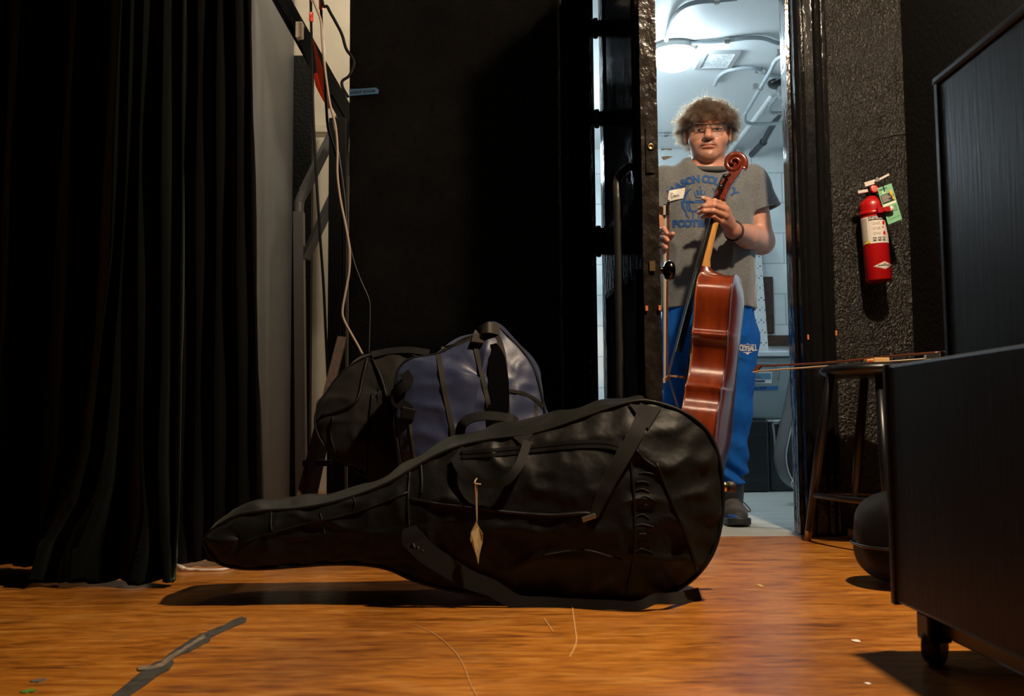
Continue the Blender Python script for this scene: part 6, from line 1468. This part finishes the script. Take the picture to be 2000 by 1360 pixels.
def pen(pts, w=0.85):
    P = spline(np.array(pts, float), 5); T = np.gradient(P, axis=0); T /= np.linalg.norm(T, axis=1, keepdims=True) + 1e-9; n = np.stack([-T[:, 1], T[:, 0]], 1)
    decal('sticker_writing', np.stack([P - n * w / 2, P + n * w / 2], 1).reshape(-1, 2), grid_faces(len(P), 2), stv, m_ink, stk, 0.0016)
pen([(1314.5, 378), (1312, 378), (1310.5, 383), (1311.5, 387), (1314, 385), (1314.5, 382.5)])           # G
pen([(1318, 381.5), (1316, 382), (1316, 385), (1318, 384), (1318.2, 381.5), (1318.6, 385)]); pen([(1319.6, 381), (1320.6, 384.6), (1322, 380.6)]); pen([(1323, 381), (1323.2, 384)]); pen([(1324.2, 384), (1324.4, 381), (1325.8, 380.8), (1326.2, 383.4)])

# trousers
zcuff = zpy(948)
def leg_d(p, lg, sgn):
    d = chain(p, [lg[0], lg[1], lg[2] + [0, 0, -0.02]], [0.098, 0.076, 0.064], 0.03)
    low = np.clip((zpy(840) - p[:, 2]) / 0.22, 0, 1)
    w = 0.010 * low * np.sin(p[:, 2] * 95 + p[:, 0] * 60 * sgn + 3 * vnoise(p, 7, 4)) + 0.006 * np.sin(p[:, 2] * 38 + p[:, 0] * 25) * (0.35 + low)
    return d - w
def pants_sdf(p):
    h = prof(p, [zpy(700), zpy(660), zpy(620), zpy(585)], [CX[1]] * 4, [3.965, 3.96, 3.955, 3.95], [0.168, 0.186, 0.184, 0.178], [0.125, 0.142, 0.142, 0.138])
    d = smin(h, np.minimum(leg_d(p, LEG_L, 1), leg_d(p, LEG_R, -1)), 0.03)
    d = d - 0.6 * cloth_noise(p, 9)
    return np.maximum(d, zcuff - p[:, 2] + 0.004 * np.sin(p[:, 0] * 50))
m_pants = mat('royal_blue_sweatpants', (0.002, 0.075, 0.33), 0.85, spec=0.2, bump=0.2, bscale=400, bdist=0.0005, var=0.12, vscale=30)
VP = nets(pants_sdf, [lo_[0], 3.75, zpy(965)], [hi_[0], 4.18, zpy(575)], 0.0045)
VP = (relax(VP[0], VP[1], 1), VP[1]); pants = sobj('trousers', VP, m_pants, per)
pbv = tri(VP[0], [tuple(map(int, f)) for f in VP[1]])
m_wprint = mat('white_print', (0.60, 0.58, 0.55), 0.7)
for k, ch in enumerate('FOOTBALL'): letter(ch, 1443.3 + 4.85 * k, 686.5 + (abs(k - 3.5) * -0.5), 11.5 - (1.6 if 2 <= k <= 5 else 0), 0.0, pbv, m_wprint, pants, 0.03, 0.62)
for k, ch in enumerate('MASON COUNTY'): letter(ch, 1447.5 + 2.35 * k, 675.3, 2.6, 0, pbv, m_wprint, pants, 0.02, 0.8)
decal('print_emblem', [(1450, 688.3), (1470, 688.3), (1464, 689.6), (1460, 693.5), (1456, 689.6)], [(0, 1, 2, 3, 4)], pbv, m_wprint, pants, 0.0015); decal('print_emblem', [(1459, 672.5), (1460.2, 669.5), (1461.4, 672.5), (1460.2, 673.2)], [(0, 1, 2, 3)], pbv, m_wprint, pants)

# shoes
m_shoe = mat('grey_knit_shoe', (0.060, 0.055, 0.055), 0.8, var=0.3, vscale=60, bump=0.3, bscale=200, bdist=0.001); m_sole = mat('black_rubber_sole', (0.012, 0.012, 0.015), 0.5); m_blueacc = mat('blue_shoe_accent', (0.01, 0.08, 0.35), 0.6)
for side_, (hx_, tx_) in ((1, (1424, 1444)), (-1, (1334, 1322))):
    heel = onz(hx_, 1012, 0) * [1, 0, 0] + [0, 4.045, 0.0]; heel[0] = at(hx_, 1000, 4.045)[0]
    toe = np.array([at(tx_, 1015, 3.845)[0], 3.845, 0.0]); ax = (toe - heel); ln = np.linalg.norm(ax); ax /= ln; sd_ = np.array([-ax[1], ax[0], 0]) * -1
    def loc_(p): q = p - heel; return np.stack([q @ ax, q @ sd_, q[:, 2]], 1)
    def sole_sdf(p):
        q = loc_(p); w_ = np.interp(q[:, 0], [-0.045, -0.02, 0.05, 0.14, 0.20, 0.245], [0.028, 0.037, 0.036, 0.049, 0.046, 0.030])
        c = np.clip(q[:, 0], -0.012, 0.205); d2 = np.sqrt((q[:, 0] - c) ** 2 + q[:, 1] ** 2) - w_
        zt_ = 0.030 + 0.010 * np.clip((q[:, 0] - 0.15) / 0.1, 0, 1); zb0 = 0.004 + 0.012 * np.clip((q[:, 0] - 0.17) / 0.08, 0, 1) ** 2
        return smax(d2, np.maximum(q[:, 2] - zt_, zb0 - q[:, 2]), 0.006)
    def up_sdf(p):
        q = loc_(p)
        d = chain(q, np.array([(-0.008, 0, 0.055), (0.06, 0, 0.055), (0.14, 0, 0.040), (0.195, 0, 0.034)]), [0.036, 0.042, 0.041, 0.034], 0.02)
        d = smin(d, cap(q, (0.0, 0, 0.06), (0.012, 0, 0.115), 0.037, 0.040), 0.02); d = smin(d, cap(q, (0.03, 0, 0.09), (0.12, 0, 0.060), 0.022, 0.024), 0.02)
        return np.maximum(d, 0.022 - q[:, 2])
    b0_, b1_ = np.minimum(heel, toe) - [0.08, 0.08, 0.01], np.maximum(heel, toe) + [0.08, 0.08, 0.19]
    sh_ = sobj('shoe', nets(up_sdf, b0_, b1_, 0.004), m_shoe, per)
    lg_ = LEG_L if side_ == 1 else LEG_R; v, f = tube([[lg_[2][0], 4.022, 0.085], [lg_[2][0], 4.005, 0.14], [lg_[2][0], 4.0, 0.215]], [0.057, 0.057, 0.058], 18, 3); obj('sock', v, f, m_sole, sh_, True)
    sobj('sole', nets(sole_sdf, b0_, b1_, 0.004), m_sole, sh_)
    def toe_sdf(p):
        q = loc_(p); return np.maximum(np.maximum(up_sdf(p) - 0.003, sole_sdf(p) * 0 + (q[:, 2] - 0.036 - 0.012 * np.sin(q[:, 1] * 60))), 0.165 - q[:, 0])
    sobj('toe_guard', nets(toe_sdf, b0_, b1_, 0.004), m_blueacc, sh_)
    w3 = lambda a, b, c: heel + ax * a + sd_ * b + np.array([0, 0, c])
    for k in range(4):
        xx = 0.055 + 0.02 * k; zz = 0.112 - 0.013 * k; v, f = tube([w3(xx, -0.028, zz - 0.014), w3(xx + 0.004, 0, zz), w3(xx, 0.028, zz - 0.014)], 0.0032, 8, 5); obj('lace', v, f, m_sole, sh_, True)
    v, f = tube([w3(0.06, 0.01, 0.112), w3(0.09, -0.036, 0.088), w3(0.115, -0.060, 0.060), w3(0.122, -0.052, 0.052), w3(0.09, -0.025, 0.090), w3(0.06, 0.0, 0.112)], 0.0026, 8, 6); obj('lace', v, f, m_sole, sh_, True)
# wrist band
fa = (WL - P3(1458, 462, 3.82)); fa /= np.linalg.norm(fa); u = np.cross(fa, [0, 0, 1]); u /= np.linalg.norm(u); w_ = np.cross(fa, u); wc = WL - fa * 0.022
v, f = tube([wc + 0.0338 * (math.cos(t) * u + math.sin(t) * w_) for t in np.linspace(0, 2 * math.pi, 24, endpoint=False)], 0.0042, 10, 2, True, flat=1.7); obj('wristband', v, f, mat('black_silicone', (0.012, 0.012, 0.012), 0.45), per, True)

# glasses
m_frame = mat('dark_wire_frame', (0.012, 0.010, 0.014), 0.3, 0.6)
gl = thing('glasses', (0, 0, 0), None, None); bpy.data.objects.remove(gl)
yf = 3.828
def gp(x, y, d=0.0): return at(x, y, yf + d)
a = MB()
rimL = [(1350.5, 242.5), (1351.5, 250), (1356, 255.5), (1365, 257), (1374, 256), (1379, 251), (1380.5, 243.5), (1366, 241.8)]
rimR = [(1388, 243.5), (1389.5, 251), (1394.5, 256), (1403, 257), (1412, 255.5), (1416.8, 250), (1418, 242), (1403, 241.2)]
fr_m = MB()
for rim in (rimL, rimR):
    v, f = tube([gp(x, y, 0.0012 * abs(x - 1384) / 8) for x, y in rim], 0.0005, 8, 4, True); fr_m.add(v, f)
    tops = rim[6:] + rim[:1] if rim is rimL else rim[6:] + rim[:1]
    v, f = tube([gp(x, y, 0.0012 * abs(x - 1384) / 8 - 0.0008) for x, y in tops], 0.0017, 8, 4); fr_m.add(v, f)
v, f = tube([gp(1380, 244, -0.001), gp(1384, 242.5, -0.004), gp(1388, 244, -0.001)], 0.0015, 8, 4); fr_m.add(v, f)
gframe = fr_m.obj('glasses', m_frame, per, True)
for s, (ax_, ay_) in ((-1, (1350, 243)), (1, (1418, 242))):
    e = hw_((0.087 * s, 0.015, 0.014)); v, f = tube([gp(ax_, ay_, 0.004), gp(ax_ + 1.5 * s, ay_ - 0.5, 0.012), hw_((0.083 * s, -0.03, 0.014)), e, hw_((0.089 * s, 0.035, 0.0))], 0.0016, 8, 5); obj('temple', v, f, m_frame, gframe, True)
m_lens = bpy.data.materials.new('lens_glass'); m_lens.use_nodes = True; nt = m_lens.node_tree
tb = nt.nodes.new('ShaderNodeBsdfTransparent'); tb.inputs[0].default_value = (0.80, 0.82, 0.85, 1); gb_ = nt.nodes.new('ShaderNodeBsdfGlossy'); gb_.inputs['Roughness'].default_value = 0.03; mx_ = nt.nodes.new('ShaderNodeMixShader'); fz = nt.nodes.new('ShaderNodeFresnel'); fz.inputs[0].default_value = 1.45
nt.links.new(fz.outputs[0], mx_.inputs[0]); nt.links.new(tb.outputs[0], mx_.inputs[1]); nt.links.new(gb_.outputs[0], mx_.inputs[2]); nt.links.new(mx_.outputs[0], nt.nodes['Material Output'].inputs['Surface'])
for rim in (rimL, rimR):
    P = spline([gp(x, y, 0.0012 * abs(x - 1384) / 8) for x, y in rim], 4, True); n = len(P); obj('lens', list(P) + list(P + [0, 0.0015, 0]), [tuple(range(n)), tuple(range(n, 2 * n))[::-1]] + [(i, n + i, n + (i + 1) % n, (i + 1) % n) for i in range(n)], m_lens, gframe)

# ------------------------------------------------------------------ hair: wavy strands rooted on the scalp
m_hair = bpy.data.materials.new('light_brown_hair'); m_hair.use_nodes = True; nt = m_hair.node_tree
hb_ = nt.nodes.new('ShaderNodeBsdfHairPrincipled'); hb_.parametrization = 'COLOR'; hb_.inputs['Color'].default_value = (0.046, 0.024, 0.012, 1)
hb_.inputs['Roughness'].default_value = 0.35; hb_.inputs['Radial Roughness'].default_value = 0.45; pass
nt.links.new(hb_.outputs[0], nt.nodes['Material Output'].inputs['Surface'])
hr = np.random.default_rng(21)
sk_c, sk_r = np.array([0, 0.025, 0.040]), np.array([0.080, 0.099, 0.096])
strands = []; NST = 13
clumps = 0
HIN = 0.005
while clumps < 430:
    n_ = hr.standard_normal(3); n_ /= np.linalg.norm(n_)
    root = sk_c + n_ * sk_r
    if root[1] < -0.035 and root[2] < 0.066: continue          # forehead and face stay free
    if root[1] < 0.022 and root[2] < 0.022: continue           # in front of and at the ears
    if root[2] < -0.050: continue
    if clumps < 110 and not (root[1] < -0.01 and root[2] > 0.05): continue     # a full fringe first
    clumps += 1
    isfront = root[1] < 0.0 and root[2] > 0.05
    nape = root[2] < 0.02
    length = (0.060 + 0.035 * hr.random()) if isfront else (0.040 + 0.020 * hr.random() if nape else 0.050 + 0.028 * hr.random())
    ph, fq, amp = hr.random() * 6.28, length / 0.062 * (0.8 + 0.5 * hr.random()), 0.0065 + 0.0060 * hr.random()
    flow = np.array([n_[0] * 0.8 + 0.45 * hr.standard_normal(), n_[1] * 0.8 + 0.35 * hr.standard_normal() + (-0.9 if isfront else 0.1), -0.5 + 0.25 * hr.standard_normal()])
    lift = (0.5 if nape else 0.34) + 0.36 * hr.random(); cl_nm = hr.standard_normal(3) * 0.2; curl_dir = hr.choice([-1.0, 1.0])
    for s in range(32):
        r0 = root + hr.standard_normal(3) * 0.0085; r0 = sk_c + (r0 - sk_c) / np.linalg.norm((r0 - sk_c) / sk_r)
        nn_ = (r0 - sk_c) / sk_r ** 2; nn_ /= np.linalg.norm(nn_)
        L_ = length * (0.85 + 0.3 * hr.random()); st = L_ / (NST - 1); p = r0.copy(); d = nn_ * lift + flow * 0.3 + cl_nm
        fly = hr.random() < 0.07; jit = hr.standard_normal(3) * (0.30 if fly else 0.07); ph2 = ph + (0.9 if fly else 0.14) * hr.standard_normal(); base_ = [p.copy()]
        for i in range(1, NST):
            d = d / np.linalg.norm(d) + flow * 0.17 + np.array([0.03 * np.sign(root[0]) * nape, 0, -0.20]) + jit * 0.5; d /= np.linalg.norm(d); p = p + d * st
            rel = (p - sk_c) / (sk_r + HIN); k = np.linalg.norm(rel)
            if k < 1: p = sk_c + rel / k * (sk_r + HIN)
            base_.append(p.copy())
        pts = []
        for i, b_ in enumerate(base_):
            t = i / (NST - 1); T_ = base_[min(i + 1, NST - 1)] - base_[max(i - 1, 0)]; T_ /= np.linalg.norm(T_) + 1e-9
            tn = np.cross(T_, nn_ + 0.01); tn /= np.linalg.norm(tn) + 1e-9; bn = np.cross(T_, tn); an = ph2 + curl_dir * t * fq * 6.28
            w = b_ + amp * min(1, 2.2 * t) * (0.75 + 0.5 * t) * (math.cos(an) * tn + math.sin(an) * bn)
            w = w + (root - r0) * 0.92 * t ** 0.7                       # strands of a lock draw together
            if w[1] < -0.02 and abs(w[0]) < 0.075 and w[2] < 0.024: w[2] = 0.024 + 0.004 * math.sin(40 * w[0] + s)
            if w[2] < 0.022 and w[1] < 0.032 and abs(w[0]) > 0.05: w[1] = w[1] + (0.032 - w[1]) * min(1, (0.022 - w[2]) / 0.006)
            rel = (w - sk_c) / (sk_r + 0.003); k = np.linalg.norm(rel)
            if k < 1: w = sk_c + rel / k * (sk_r + 0.003)
            pts.append(w)
        strands.append(pts)
HP = np.array(strands); nS_ = len(HP)
HPw = hc + (HP.reshape(-1, 3) * HSV) @ YM.T
hcv = bpy.data.hair_curves.new('hair'); hcv.add_curves([NST] * nS_)
hcv.points.foreach_set('position', (HPw - OFF[per.name]).astype(np.float32).ravel())
ra = hcv.attributes.get('radius') or hcv.attributes.new('radius', 'FLOAT', 'POINT')
ra.data.foreach_set('value', np.tile(np.linspace(0.00032, 0.00012, NST), nS_).astype(np.float32))
hcv.materials.append(m_hair)
ho = bpy.data.objects.new('hair', hcv); COL.objects.link(ho); ho.parent = per
